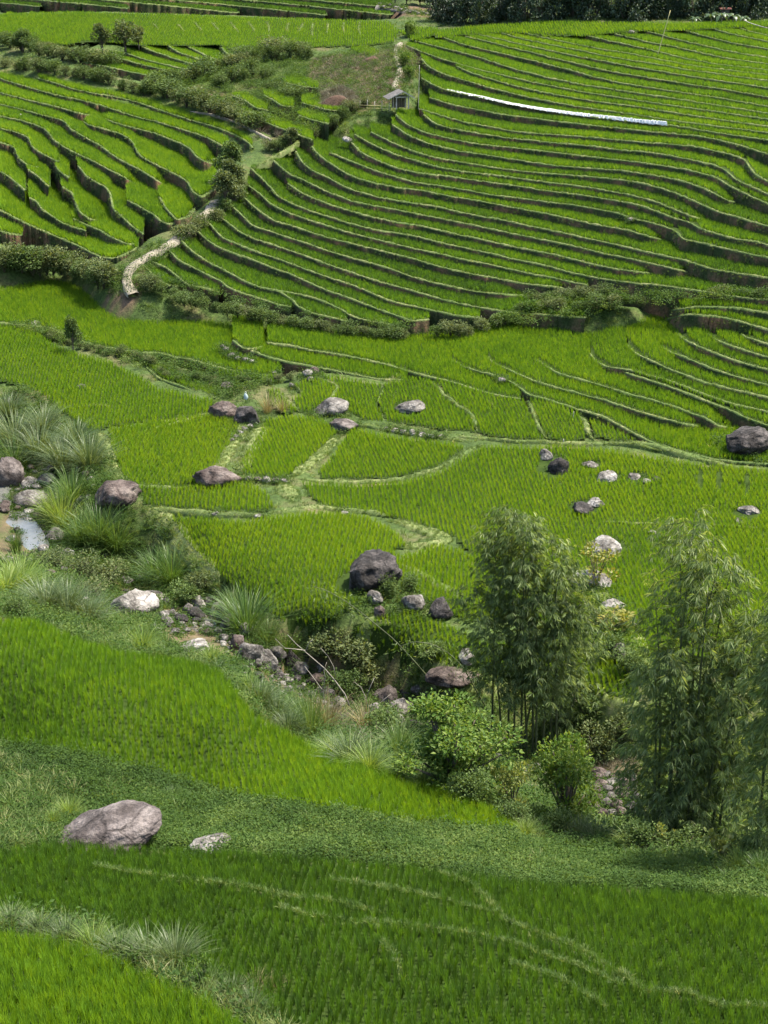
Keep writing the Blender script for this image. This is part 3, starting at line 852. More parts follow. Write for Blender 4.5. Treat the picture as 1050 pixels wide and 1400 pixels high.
# ------------------------------------------------------------------ paddies that follow the valley floor and the near slopes
def paddy(poly, label, kind_rice, spacing, ang_deg, tint, lift=0.05, rsc=1.0, row=1.0, cell=0.3, tvar=0.26, holes=()):
    poly = P2(poly) if isinstance(poly, str) else poly
    a = np.array(poly)
    W = pt(a[:, 0], a[:, 1])
    x0, y0 = W[:, :2].min(0) - 0.5; x1, y1 = W[:, :2].max(0) + 0.5
    # soil sheet
    gx = np.arange(x0, x1 + cell, cell); gy = np.arange(y0, y1 + cell, cell)
    X, Y = np.meshgrid(gx, gy)
    Z = H(X, Y) + lift
    cxx, cyy = (X[:-1, :-1] + cell / 2), (Y[:-1, :-1] + cell / 2)
    qx, qy = proj(cxx, cyy, H(cxx, cyy) + lift)
    ins = pip(poly, qx, qy)
    idx = np.arange(X.size).reshape(X.shape)
    r, c = np.nonzero(ins)
    faces = np.stack([idx[r, c], idx[r, c + 1], idx[r + 1, c + 1], idx[r + 1, c]], 1)
    used = np.unique(faces); remap = np.full(X.size, -1); remap[used] = np.arange(len(used))
    V = np.stack([X.ravel(), Y.ravel(), Z.ravel()], 1)[used]
    me = bpy.data.meshes.new('rice_paddy'); me.from_pydata(V.tolist(), [], remap[faces].tolist()); me.materials.append(M['mud'])
    o = link('rice_paddy', me); o['kind'] = 'structure'; o['label'] = label
    ang = math.radians(ang_deg); ca, sa = math.cos(ang), math.sin(ang)
    cx, cy = (x0 + x1) / 2, (y0 + y1) / 2; R = math.hypot(x1 - x0, y1 - y0) / 2 + 1
    A, B = np.meshgrid(np.arange(-R, R, spacing), np.arange(-R, R, spacing * row))
    wv = 0.5 * np.sin(A * 0.22 + B * 0.05) + 0.10 * np.sin(B * 0.4 + 1.0)
    B = B + wv * 0.9
    A = A + RNG.normal(0, spacing * 0.10, A.shape); B = B + RNG.normal(0, spacing * 0.10, B.shape)
    x = (cx + A * ca - B * sa).ravel(); y = (cy + A * sa + B * ca).ravel()
    m = (y > y0) & (y < y1) & (x > x0) & (x < x1); x, y = x[m], y[m]
    z = H(x, y) + lift
    qx, qy = proj(x, y, z)
    ok = pip(poly, qx, qy) & (RNG.random(len(x)) < 0.975)
    for hx, hy, hr, hy_r in holes:
        ok &= ((qx - hx) / hr) ** 2 + ((qy - hy) / hy_r) ** 2 > 1
    x, y, z = x[ok], y[ok], z[ok]
    t = tint + tvar * 2 * (fbm2(x * 0.13 + 11, y * 0.13) - 0.5) + RNG.normal(0, 0.05, len(x))
    sc = rsc * (0.92 + 0.35 * (fbm2(x * 0.22, y * 0.22 + 3) - 0.3)) * RNG.uniform(0.88, 1.12, len(x))
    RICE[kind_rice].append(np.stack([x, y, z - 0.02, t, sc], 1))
    FIELD_MASKS.append(poly)

BH = [(505,800,44,22), (832,750,24,12), (800,695,22,9), (805,800,30,12), (832,655,16,8), (808,638,14,6), (757,640,22,16), (838,836,16,10), (845,895,18,14), (872,655,14,7), (1022,704,20,8), (957,656,4,14), (983,660,4,14), (1021,664,4,16)]
paddy('-5,446 40,452 75,474 110,487 150,497 185,514 215,532 250,540 292,549 284,566 200,576 150,583 128,592 100,575 75,555 55,540 30,528 -5,520', 'wide bright rice field left of the two grey boulders', 'mid', 0.23, 4, 0.72)
paddy('147,588 200,579 286,569 316,577 330,584 312,610 296,640 268,664 235,667 190,664 170,655 160,630 150,602', 'bright rice paddy between the stream bank and the stony spine', 'mid', 0.23, -6, 0.82)
paddy('366,576 392,570 440,576 460,594 440,612 410,640 388,655 335,650 329,636 352,600', 'rice paddy enclosed by two grassy stone banks', 'mid', 0.23, 12, 0.74)
paddy('482,588 540,600 610,608 636,613 600,638 540,653 442,656 436,648 455,626 472,602', 'fan-shaped rice paddy below the row of white stones', 'mid', 0.23, 10, 0.72)
paddy('191,667 240,670 300,662 340,664 366,676 374,697 330,700 300,699 232,694 198,690', 'small rice paddy below the flat brown boulder', 'mid', 0.23, 2, 0.80)
paddy('413,662 480,666 545,663 604,647 662,612 720,613 770,612 800,614 870,624 950,636 1060,648 1060,900 850,905 800,880 700,830 655,800 644,758 622,735 560,713 520,704 445,693 428,682', 'large bright rice field sloping behind the bamboo', 'mid', 0.23, 3, 0.76, holes=BH)
paddy('232,708 330,715 430,703 500,708 538,727 555,747 535,753 548,765 600,747 644,760 655,800 690,830 690,850 640,850 600,832 560,805 520,800 470,838 430,862 390,852 312,802 278,766 252,736', 'large bright rice paddy around the dark boulder', 'mid', 0.22, -4, 0.82, holes=BH)
paddy('480,862 510,848 560,838 615,858 660,880 720,880 790,890 815,905 850,902 872,940 868,972 820,950 760,930 690,925 640,905 600,912 540,897 490,880', 'narrow rice paddy beside the stream below the bamboo', 'mid', 0.22, 5, 0.84)
paddy('-5,852 50,853 110,880 170,898 250,908 300,922 330,962 355,988 400,1013 450,1034 520,1058 600,1083 680,1112 718,1138 650,1136 560,1126 450,1112 330,1092 200,1057 100,1035 -5,1018', 'near rice field in rows above the green bank', 'near', 0.20, 8, 0.55, row=1.35)
paddy('-5,1172 80,1160 130,1155 170,1168 250,1168 350,1176 480,1184 600,1199 750,1219 900,1228 1060,1238 1060,1470 420,1470 385,1405 330,1370 270,1345 200,1297 120,1268 60,1256 -5,1250', 'dark dense rice field at the front of the view', 'near', 0.19, -3, 0.24, rsc=1.0, row=1.2, tvar=0.12)  # low tint: darker rice, with cloud shade also put into the colour
paddy('-5,1284 80,1292 160,1322 230,1356 300,1388 360,1430 390,1480 -5,1480', 'bright rice field in the front left corner', 'near', 0.20, -12, 0.62, rsc=1.1)
for s, lab in (('440,514 470,520 522,527 520,540 514,553 524,578 500,575 480,565 462,556 446,556 457,543 463,531', 'small rice paddy above the smooth grey boulder'),
               ('527,526 560,518 592,522 606,546 627,561 643,573 650,590 605,587 560,580 530,576 517,553', 'small rice paddy around the mottled rock'),
               ('596,520 640,531 664,538 680,544 716,549 728,574 736,593 744,601 700,600 657,593 652,586 650,571 630,557 613,543', 'curving small rice paddy between the crooked bund and the straight one'),
               ('725,546 760,554 788,565 797,582 800,600 775,605 752,599 741,588 734,571', 'small rice paddy below a long dark terrace bank'),
               ('805,576 825,582 850,594 866,603 836,602 812,596', 'last triangular rice paddy of the small row'),
               ('401,526 436,520 460,532 452,545 440,560 420,566 410,562 399,548 415,539', 'tiny rice paddy between two hooked bunds'),
               ('368,536 380,535 396,550 405,563 390,566 370,556', 'tiny rice paddy by the dry grass'),
               ('300,506 330,512 360,516 380,515 372,528 340,522 300,516', 'thin rice strip above the ditch')):
    paddy(s, lab, 'mid', 0.23, 6, 0.68, holes=[(560, 560, 22, 10), (452, 564, 26, 9), (470, 588, 22, 6)])
# gully paddies
for l_, c_, lab in (('275,138 310,150 350,163 395,180 428,192', '262,128 290,130 318,141 340,151 365,157 392,167 425,177 440,187', 'long thin rice terrace along the gully hedge'),
                    ('408,158 425,164 450,170', '406,156 414,151 432,154 458,163', 'small rice terrace under the red soil heap'),
                    ('318,131 335,138 349,148 366,151', '316,129 336,127 350,137 370,146', 'small rice terrace on the gully slope'),
                    ('361,131 373,137 385,145 402,146', '352,124 378,125 404,136', 'short rice terrace on the gully slope above a dark shrub'),
                    ('413,141 440,149 468,153', '412,131 432,129 470,146', 'rice terrace next to the red soil heap'),
                    ('388,113 410,118 435,121', '383,105 402,102 438,115', 'small rice terrace below the brown scrub')):
    build_terraces([P2(l_)], P2(c_), 'rice_terrace', lambda k: lab, 'far', 0.25, rim_w=0.17, deg=1, base_tint=0.6, step=1.5, lift=0.25)
for s, lab in (('478,66 500,64 520,72 512,79 488,72', 'small rice paddy beside the top of the stone path'),):
    paddy(s, lab, 'far', 0.27, -20, 0.62, lift=0.10, cell=0.5)
# plateau field
paddy('-5,20 100,17 200,19 300,23 400,26 530,30 545,42 540,58 500,62 440,64 420,66 400,68 350,70 330,76 305,62 250,62 195,62 120,56 90,62 -5,52', 'flat pale green rice plateau with short curved bunds', 'far', 0.29, 0, 0.66, lift=0.12, cell=0.8, rsc=0.9, tvar=0.1)
paddy('590,44 640,38 750,31 850,32 950,33 1060,30 1060,37 1000,38 930,42 860,43 800,50 700,45 640,47 600,52', 'smooth rice crest below the dark wood', 'far', 0.29, 0, 0.64, lift=0.10, cell=0.8)
paddy('545,44 570,38 600,40 590,50 566,56', 'small rice field where the stone path reaches the plateau', 'far', 0.29, 0, 0.72, lift=0.10, cell=0.6)

# ------------------------------------------------------------------ ground
def in_any(polys, qx, qy):
    r = np.zeros(np.shape(qx), bool)
    for p in polys: r |= pip(p, qx, qy)
    return r
REGIONS = [P2('185,372 245,300 290,292 345,228 420,180 540,150 575,108 556,60 600,45 750,36 1060,34 1060,398 850,402 800,400 740,408 690,432 570,444 470,440 396,422 300,402 244,392 196,366'),
           P2('-5,106 40,102 345,196 300,228 265,284 240,304 196,322 186,336 140,354 -5,322'),
           P2('345,462 570,440 650,434 700,428 790,426 850,412 900,402 1060,394 1060,630 940,618 800,572 700,545 560,508 340,482'),
           P2('-5,346 60,346 112,356 140,376 165,396 182,408 300,408 380,428 470,438 570,442 560,470 360,512 300,505 220,484 100,462 -5,446')]
REGIONS += [P2('-5,-66 560,-66 545,24 400,20 300,16 200,13 100,11 -5,13'), P2('112,74 170,62 200,58 320,60 326,84 300,102 250,115 112,90'), P2('-5,22 140,22 138,50 118,64 60,62 -5,52'), P2('270,130 318,126 352,122 385,104 405,102 438,114 472,150 440,190 425,194 390,182 345,164 300,150')]
gx = np.arange(-112, 112.1, 0.8); gy = np.concatenate([np.arange(6, 130, 0.8), np.arange(130, 330, 1.3)])
GXm, GYm = np.meshgrid(gx, gy)
Zb = H(GXm, np.maximum(GYm, 26.0))
QX, QY = proj(GXm, GYm, Zb)
reg = in_any(REGIONS, QX, QY)
fld = in_any(FIELD_MASKS, QX, QY)
def blur(a, n):
    for _ in range(n):
        p_ = np.pad(a, 1, mode='edge')
        a = (p_[:-2, 1:-1] + p_[2:, 1:-1] + p_[1:-1, :-2] + p_[1:-1, 2:] + 2 * a) / 6.0
    return a
regf = blur(reg.astype(float), 6)
def near_path(*paths):
    d = np.full(GXm.shape, 99.0)
    for s_ in paths:
        a = np.array(P2(s_)); W_ = pt(a[:, 0], a[:, 1])
        for t_ in np.linspace(0, len(a) - 1, len(a) * 4):
            d = np.minimum(d, np.hypot(GXm - np.interp(t_, range(len(a)), W_[:, 0]), GYm - np.interp(t_, range(len(a)), W_[:, 1])))
    return d
PATH_A = '182,404 177,396 172,386 173,376 180,366 192,357 206,350 222,342 232,334 244,326 256,316 268,306 278,297 287,287 295,276'
PATH_B = '268,306 278,297 287,287 295,276'
PATH_C = '547,60 542,66 541,74 543,82 546,92 546,101 543,110 540,118 537,124'
pfac = np.clip((near_path(PATH_A, PATH_C) - 0.9) / 1.6, 0, 1)
low = np.where(reg, 0.9 + 1.9 * np.clip((regf - 0.72) / 0.28, 0, 1), 0.0) * pfac
low = np.where(reg, np.maximum(low, blur(low, 5)), blur(low, 5) * 0.75)
bump = (pfac * 0.8 + 0.2) * (fbm2(GXm * 0.45, GYm * 0.45) - 0.5) * 0.55 + (fbm2(GXm * 1.3 + 5, GYm * 1.3) - 0.5) * 0.25
Zt = Zb + np.where(blur(fld.astype(float), 2) > 0.97, -0.22, np.where(fld, np.minimum(bump * 0.8, 0.0), bump * 0.8)) - low
EARTH = [P2('430,78 500,76 545,62 560,60 575,80 560,110 545,130 530,140 500,150 450,152 425,130 415,110'), P2('262,118 300,124 330,132 318,138 275,130'), P2('520,0 610,12 605,26 560,22 520,12'),
         P2('130,392 160,396 205,362 240,330 290,282 300,286 250,335 200,372 186,412 160,410')]
earth = in_any(EARTH, QX, QY).astype(np.float32)
stream_poly = P2('-5,640 40,650 80,700 120,760 210,820 320,840 420,890 520,940 620,980 760,1020 900,1060 1060,1080 1060,1130 860,1120 800,1100 690,1080 560,1030 470,1010 390,960 330,900 250,885 150,850 90,790 40,780 -5,770')
earth = np.maximum(earth, in_any([stream_poly], QX, QY) * 0.75).astype(np.float32)
mb = MB(); mb.grid(np.stack([GXm, GYm, Zt], -1))
gm = mb.mesh('ground', M['ground'])
def ground_z(x, y):
    ix = np.clip(((x - gx[0]) / 0.8), 0, len(gx) - 1.001); iy = np.interp(y, gy, np.arange(len(gy)))
    i0 = ix.astype(int); j0 = np.clip(iy.astype(int), 0, len(gy) - 2); tx = ix - i0; ty = iy - j0
    f_ = lambda A: (A[j0, i0] * (1 - tx) + A[j0, i0 + 1] * tx) * (1 - ty) + (A[j0 + 1, i0] * (1 - tx) + A[j0 + 1, i0 + 1] * tx) * ty
    return f_(Zt), f_(low)
at_e = gm.attributes.new('earth', 'FLOAT', 'POINT'); at_e.data.foreach_set('value', earth.ravel())
g = link('ground', gm); g['kind'] = 'structure'; g['label'] = 'green and earthy valley ground under the fields'
# far land out to the horizon
mb = MB()
rr = np.array([110, 200, 400, 900, 2500]); th = np.linspace(0, 2 * math.pi, 49)
rows = [np.stack([r * np.cos(th), 150 + r * 1.2 * np.sin(th), -48 + 0 * th], 1) for r in (1, *rr)]
mb.grid(rows)
g2 = link('terrain', mb.mesh('terrain', M['ground'])); g2['kind'] = 'structure'; g2['label'] = 'low land continuing beyond the valley'

# ------------------------------------------------------------------ grassy bunds between paddies
def bund(pts_px, width, height, label, mat=None, step=0.3, name='field_bund', grass=True, lift=0.0, rough=0.16):
    width = width * (0.8 if width < 0.9 else 0.75)
    height = height * 0.62 if width < 0.9 else height * 0.36
    mat = mat or ('rim' if width < 0.9 else 'bank')
    p = P2(pts_px) if isinstance(pts_px, str) else pts_px
    a = pt(np.array([q[0] for q in p]), np.array([q[1] for q in p]))
    s = np.concatenate([[0], np.cumsum(np.linalg.norm(np.diff(a, axis=0), axis=1))])
    t = np.arange(0, s[-1] + step, step)
    c = np.stack([np.interp(t, s, a[:, i]) for i in range(2)], 1)
    if len(c) > 6:
        c[1:-1] = 0.25 * c[:-2] + 0.5 * c[1:-1] + 0.25 * c[2:]; c[1:-1] = 0.25 * c[:-2] + 0.5 * c[1:-1] + 0.25 * c[2:]
    T = np.gradient(c, axis=0); T /= np.linalg.norm(T, axis=1, keepdims=True) + 1e-9
    N = np.stack([T[:, 1], -T[:, 0]], 1)
    prof = [(-1.1, -0.25), (-0.75, 0.45), (-0.35, 0.9), (0.0, 1.0), (0.35, 0.9), (0.75, 0.45), (1.1, -0.25)]
    rows = []
    wj = 1 + 0.9 * (fbm2(c[:, 0] * 0.9, c[:, 1] * 0.9) - 0.5)
    taper = np.clip(np.minimum(np.arange(len(c)), np.arange(len(c))[::-1]) / 5.0 + 0.05, 0, 1)
    for u, h in prof:
        q = c + N * (u * width * 0.5 * wj * taper)[:, None]
        z = H(q[:, 0], q[:, 1]) + lift + taper * (h * height * (0.85 + 0.5 * (noise2(q[:, 0] * 1.6, q[:, 1] * 1.6 + u) - 0.5)) if h > 0 else -0.35) * 1.0
        z = z + rough * (noise2(q[:, 0] * 3.3 + u * 3, q[:, 1] * 3.3) - 0.5)
        rows.append(np.concatenate([q, z[:, None]], 1))
    mb = MB(); mb.grid(rows)
    o = link(name, mb.mesh(name, M[mat])); o['kind'] = 'structure'; o['label'] = label
    if grass:
        for row_ in rows[1:6]:
            for _ in range(1 if width < 0.9 else 3):
                RIMS.append((row_ + np.concatenate([N * RNG.normal(0, width * 0.08, (len(N), 1)), np.zeros((len(N), 1))], 1), N))
    return rows
def bunds(lst):
    for s, w, h, lab in lst: bund(s, w, h, lab)
bunds([
 ('190,592 286,566 318,572', 0.5, 0.25, 'grass bund behind the bright paddy left of the spine'),
 ('98,558 130,557 165,556', 0.35, 0.3, 'short grass bund in the wide left field'),
 ('340,566 322,600 305,630 290,650', 1.5, 0.55, 'grassy bank with stones running down from the black rock'),
 ('362,578 348,606 334,636 330,650', 1.6, 0.45, 'pale grass strip beside the stony spine bank'),
 ('462,596 448,612 425,634 400,652', 1.3, 0.5, 'grass bank between the enclosed paddy and the fan-shaped paddy'),
 ('385,660 392,672 398,690', 2.2, 0.5, 'grassy mound where four paddies meet'),
 ('404,655 440,659 500,660 545,657 600,641 660,607', 0.55, 0.28, 'curving pale bund below the fan-shaped paddy'),
 ('170,664 235,668 262,666', 0.5, 0.25, 'grass bund above the small paddy'),
 ('310,655 350,656 385,658', 0.7, 0.4, 'stony bund beside the flat brown boulder'),
 ('195,697 240,699 300,704 350,707 400,699 430,694 500,700 540,707', 0.8, 0.3, 'pale stony bund across the valley below the small paddy'),
 ('540,712 575,722 612,738 580,744 548,748', 1.7, 0.45, 'dark grass wedge between two paddies'),
 ('130,590 140,605 150,635 158,655 180,672', 1.6, 0.35, 'light grass strip along the left edge of the bright paddy'),
 ('190,690 220,705 245,735 268,768 300,800', 1.6, 0.4, 'light grass strip beside the large paddy'),
 ('480,580 500,582 530,590 605,600 640,606', 0.6, 0.35, 'bund behind the fan-shaped paddy'),
 ('605,592 634,598 660,600 703,605 741,605 774,608 810,608 836,606 871,609 900,615', 0.5, 0.3, 'bund below the row of small paddies'),
 ('591,525 608,544 629,559 646,570 653,592', 0.5, 0.45, 'crooked bund between two small paddies'),
 ('667,547 679,563', 0.4, 0.4, 'short bund stub in a small paddy'),
 ('722,547 731,573 739,592 748,600', 0.55, 0.45, 'bund between two small paddies below a brown bank'),
 ('791,568 800,580 803,594 812,602', 0.7, 0.5, 'dark bund closing the last small paddy'),
 ('437,519 463,530 457,541 446,556', 0.5, 0.45, 'hooked bund above the flat boulder'),
 ('400,524 414,539', 0.45, 0.4, 'short hooked bund by the dry grass'),
 ('526,530 514,553', 0.4, 0.35, 'short bund beside the mottled rock'),
 ('366,533 394,550 409,564', 0.5, 0.4, 'bund beside the dry grass clump'),
 ('560,856 520,846 480,858 470,866', 0.8, 0.3, 'grass bund at the end of the large paddy'),
 ('850,602 900,612 1000,640 1060,643', 0.7, 0.3, 'pale bund under the curving terraces'),
 ('800,712 870,718 940,714 1000,722 1060,724', 0.4, 0.25, 'thin pale bund across the field behind the bamboo'),
 ('560,925 620,935 700,950 760,955 830,975 900,990', 1.5, 0.4, 'grassy bank between the last paddy and the stream'),
 ('545,770 580,790 620,812 650,830', 1.2, 0.4, 'dark grass bank right of the dark boulder'),
 ('780,790 820,815 850,850 868,885 880,930', 2.2, 0.6, 'stony grass bank behind the bamboo'),
])
for s_, n_ in (('948,645 951,652 946,664', 'left'), ('986,645 980,656 979,668', 'middle'), ('1024,648 1021,660 1015,674', 'right')):
    bund(s_, 0.6, 0.7, f'short dark notch in the field near the round boulder, {n_} one of three', mat='mud', grass=False)
for i, (s) in enumerate(['206,31 213,39 221,46', '239,32 247,40 253,48', '264,30 272,41 278,48', '287,31 296,41 304,49', '313,31 320,40 328,49', '338,31 345,41 349,48', '363,30 368,39 368,49', '396,31 393,40 392,48', '416,31 412,40 407,50', '428,31 427,42 426,53', '449,31 448,41 446,51', '471,30 469,41 471,50', '493,30 490,41 493,53']):
    bund(s, 0.5, 0.75, f'short curved bund on the far plateau, {nth(i)} of the row from the round bushes', step=0.5)
# low bunds inside the dark front field
bunds([
 ('520,1298 540,1318 548,1345', 0.25, 0.42, 'short pale grass line in the dark front field'),
 ('638,1218 665,1240 692,1268', 0.3, 0.42, 'pale grass line running down the dark front field'),
 ('410,1262 480,1272 560,1277 640,1290 700,1302 740,1318', 0.25, 0.40, 'long pale grass line across the dark front field'),
 ('700,1275 780,1305 850,1345 880,1370 940,1372 980,1390', 0.35, 0.42, 'curving pale grass line at the edge of the dark front field'),
 ('180,1205 260,1215 340,1225 400,1240 460,1245', 0.2, 0.36, 'faint grass line near the mauve boulder'),
])
# ------------------------------------------------------------------ paths and water
def ribbon(name, pts_px, width, label, mat, lift=0.06, step=0.5, rough=0.05, flat=False):
    p = P2(pts_px)
    a = pt(np.array([q[0] for q in p]), np.array([q[1] for q in p]))
    s = np.concatenate([[0], np.cumsum(np.linalg.norm(np.diff(a, axis=0), axis=1))])
    t = np.arange(0, s[-1] + step, step)
    c = np.stack([np.interp(t, s, a[:, i]) for i in range(2)], 1)
    if len(c) > 8:
        for _ in range(4): c[1:-1] = 0.25 * c[:-2] + 0.5 * c[1:-1] + 0.25 * c[2:]
    T = np.gradient(c, axis=0); T /= np.linalg.norm(T, axis=1, keepdims=True) + 1e-9
    N = np.stack([T[:, 1], -T[:, 0]], 1)
    zc = H(c[:, 0], c[:, 1])
    rows = []
    for u, dz in ((-1.05, -0.3), (-0.96, -0.02), (-0.4, 0.04), (0.1, 0.05), (0.5, 0.03), (0.96, -0.02), (1.05, -0.3)):
        wj = 1 + 0.5 * (noise2(c[:, 0] * 0.8 + 9 * u, c[:, 1] * 0.8) - 0.5)
        q = c + N * (u * width * 0.5 * wj)[:, None]
        z = (zc if flat else H(q[:, 0], q[:, 1]) * 0.5 + zc * 0.5) + lift + dz + rough * (noise2(q[:, 0] * 2.5, q[:, 1] * 2.5 + u) - 0.5)
        rows.append(np.concatenate([q, z[:, None]], 1))
    mb = MB(); mb.grid(rows)
    o = link(name, mb.mesh(name, M[mat])); o['kind'] = 'structure'; o['label'] = label
    return c
_pl = []
for s_ in (PATH_A, PATH_C):
    a = np.array(P2(s_)); W_ = pt(a[:, 0], a[:, 1])
    for t_ in np.linspace(0, len(a) - 1, len(a) * 5): _pl.append([np.interp(t_, range(len(a)), W_[:, c]) for c in (0, 1)])
_pl = np.array(_pl)
def near_f(x, y):
    d = np.full(len(x), 99.0)
    for q in _pl: d = np.minimum(d, np.hypot(x - q[0], y - q[1]))
    return d
ribbon('footpath', PATH_A, 0.9, 'pale winding footpath between the left and right hillsides', 'path', 0.16, rough=0.12)
ribbon('footpath', PATH_C, 0.65, 'steep pale path of rough stones above the hut', 'path', 0.15)
bund('345,232 362,222 380,212 400,200 415,190', 0.5, 0.3, 'pale grassy edge between the two hillsides')
ribbon('footpath', '260,153 290,156 320,166 340,175 360,186 372,192', 0.3, 'thin trodden path along the gully hedge', 'path', 0.05)
ribbon('stony_ground', '515,8 545,11 575,17 600,23', 1.6, 'strip of pale rubble beside the dark wood', 'rock_grey', -0.05, rough=0.3)

def pool(poly, label, lift, mat='water'):
    a = np.array(P2(poly)); W = pt(a[:, 0], a[:, 1])
    z = np.min(W[:, 2]) + lift + 0.12
    W2 = pt(a[:, 0], a[:, 1], np.full(len(a), z))
    me = bpy.data.meshes.new('stream_water')
    me.from_pydata(W2.tolist(), [], [tuple(range(len(a)))]); me.materials.append(M[mat])
    o = link('stream_water', me); o['kind'] = 'structure'; o['label'] = label
pool('-6,655 12,664 16,690 -6,700', 'small bright pool at the edge of the stream', 0.2)
pool('-6,692 18,694 40,702 56,722 68,744 58,757 34,764 10,768 -6,770', 'bright sheet of still stream water reflecting the sky', 0.22)
pool('240,850 262,845 292,846 300,858 290,872 262,876 244,872', 'shallow brown pool between the stream stones', 0.30, 'water_dark')
pool('405,925 440,935 470,958 500,975 480,990 440,975 410,950', 'dark narrow stream water under the banks', 0.1, 'water_dark')

# ------------------------------------------------------------------ rocks
def ico(sub):
    import bmesh
    bm = bmesh.new(); bmesh.ops.create_icosphere(bm, subdivisions=sub, radius=1.0)
    v = np.array([q.co[:] for q in bm.verts]); f = [tuple(x.index for x in p.verts) for p in bm.faces]
    bm.free(); return v, f
ICO = {s: ico(s) for s in (2, 3, 4, 5)}

def rock_mesh(name, size, seed, mat, sub=4, cuts=7, rough=0.10, block=0.25):
    r = np.random.default_rng(seed)
    v, f = ICO[sub]; v = v.copy()
    for i in range(cuts):
        n = r.normal(size=3); n[2] = abs(n[2]) * 0.6 + (0.3 if i % 3 == 0 else -0.1); n /= np.linalg.norm(n)
        d = r.uniform(0.58, 0.90)
        t = v @ n - d
        v = v - np.outer(np.maximum(t, 0) * r.uniform(0.88, 1.0), n)
    out = []
    off = Vector(r.uniform(-50, 50, 3))
    for q in v:
        p = Vector(q)
        k = mnoise.fractal(p * 1.3 + off, 0.8, 2.0, 4) * rough * 1.3 + mnoise.fractal(p * 5 + off, 0.7, 2.1, 4) * rough * 0.4
        rg = -abs(mnoise.noise(p * 2.1 + off)) * rough * 0.7
        p = p * (1 + k + rg)
        out.append((p.x * size[0], p.y * size[1], p.z * size[2]))
    mb = MB(); mb.add(out, f)
    return mb.mesh(name, M[mat])

ROCK_N = [0]
ROCKS = []
def boulder(px, py, w, h, mat, label, rz=None, group=None, sub=4, cuts=11, sink=0.25, dep=0.9, cat='boulder', lift=0.0):
    """a boulder whose foot is seen at (px, py), w by h pixels in the photograph"""
    ROCK_N[0] += 1
    p = at(px, py)
    s = ppm(p)
    wm, hm = w / s * 1.08, h / s * 1.08
    hm = max(hm - wm * 0.16, wm * 0.27)
    me = rock_mesh('boulder' if cat == 'boulder' else 'stone', (wm * 0.52, wm * 0.5 * dep, hm * 0.5 / (1 - sink * 0.5)), 300 + ROCK_N[0], mat, sub, cuts)
    o = link('boulder' if cat == 'boulder' else 'stone', me)
    ROCKS.append((p.x, p.y + wm * 0.3 * dep, wm))
    o.location = (p.x, p.y + wm * 0.3 * dep, p.z + hm * 0.5 * (1 - sink) + lift)
    o.rotation_euler = (random.uniform(-.12, .12), random.uniform(-.15, .15), random.uniform(0, 6.28) if rz is None else rz)
    o['label'] = label; o['category'] = cat
    if group: o['group'] = group
    return o

boulder(505, 808, 82, 62, 'rock_dark', 'big dark boulder standing in the large bright paddy', 0.3, sub=5)
boulder(146, 1166, 134, 58, 'rock_pink', 'broad mauve boulder with a pale patch at the edge of the dark field', 0.15, sub=5, cuts=9)
boulder(284, 1170, 60, 26, 'rock_pale', 'flat pale grey rock right of the broad mauve boulder', 0.4)
boulder(1021, 622, 66, 46, 'rock_dark', 'round speckled dark boulder below the curving terraces', 0.5, sub=5, cuts=4)
boulder(304, 574, 36, 28, 'rock_brown', 'rounded grey-brown boulder, left one of a pair behind the paddy', 0.1, cuts=4)
boulder(337, 582, 40, 32, 'rock_dark', 'jagged black boulder with a pale right face, right one of a pair')
boulder(452, 568, 46, 26, 'rock_grey', 'smooth grey boulder with a low left shoulder in the small paddies', 0.0, cuts=4)
boulder(470, 590, 40, 20, 'rock_pink', 'rough pale boulder just in front of the smooth grey boulder')
boulder(560, 566, 38, 22, 'rock_grey', 'mottled rock alone in the small rice paddy')
boulder(294, 666, 66, 32, 'rock_brown', 'flat brown boulder where the stony spine ends', 0.1, cuts=5)
boulder(158, 694, 66, 42, 'rock_brown', 'reddish dark boulder on the stream bank beside the light grass', -0.2, cuts=6)
boulder(182, 845, 60, 46, 'rock_pale', 'white-faced angular boulder above the brown pool', 0.5, cuts=8)
boulder(205, 826, 46, 20, 'rock_grey', 'flat grey slab behind the white-faced boulder')
boulder(343, 908, 34, 34, 'rock_grey', 'grey boulder under the big grass clump by the stream')
boulder(366, 918, 30, 36, 'rock_grey', 'upright grey boulder right of the one under the big grass clump')
boulder(398, 918, 30, 32, 'rock_dark', 'dark stream boulder under the drooping grass')
boulder(420, 912, 26, 30, 'rock_dark', 'dark stream boulder below the pale bare branches')
boulder(566, 834, 34, 26, 'rock_grey', 'rounded grey boulder in the grass right of the big dark boulder', cuts=4)
boulder(602, 845, 40, 30, 'rock_dark', 'split dark rock beside the rounded grey boulder')
boulder(512, 826, 24, 22, 'rock_grey', 'small grey rock at the foot of the big dark boulder')
boulder(520, 846, 22, 20, 'rock_brown', 'brown rock just below the small grey rock')
boulder(618, 940, 66, 30, 'rock_brown', 'smooth brown boulder behind the leafy shrub', 0.2, cuts=4)
boulder(640, 908, 28, 22, 'rock_pale', 'white rock showing left of the bamboo stems')
boulder(528, 966, 40, 32, 'rock_pink', 'pinkish angular rock in the stream bank scrub')
boulder(548, 980, 36, 26, 'rock_pale', 'pale rock below the pinkish angular rock')
boulder(556, 958, 28, 20, 'rock_dark', 'dark rock behind the pinkish angular rock')
boulder(574, 950, 22, 18, 'rock_grey', 'small grey rock against the grassy paddy bank')
boulder(745, 630, 22, 18, 'rock_grey', 'pale rounded rock, upper one of the pair in the field')
boulder(764, 650, 28, 28, 'rock_dark', 'dark split rock, lower one of the pair in the field')
boulder(808, 640, 24, 10, 'rock_grey', 'low flat rock right of the split rock pair')
boulder(832, 660, 32, 18, 'rock_pale', 'pale lumpy rock in the field right of the low flat rock')
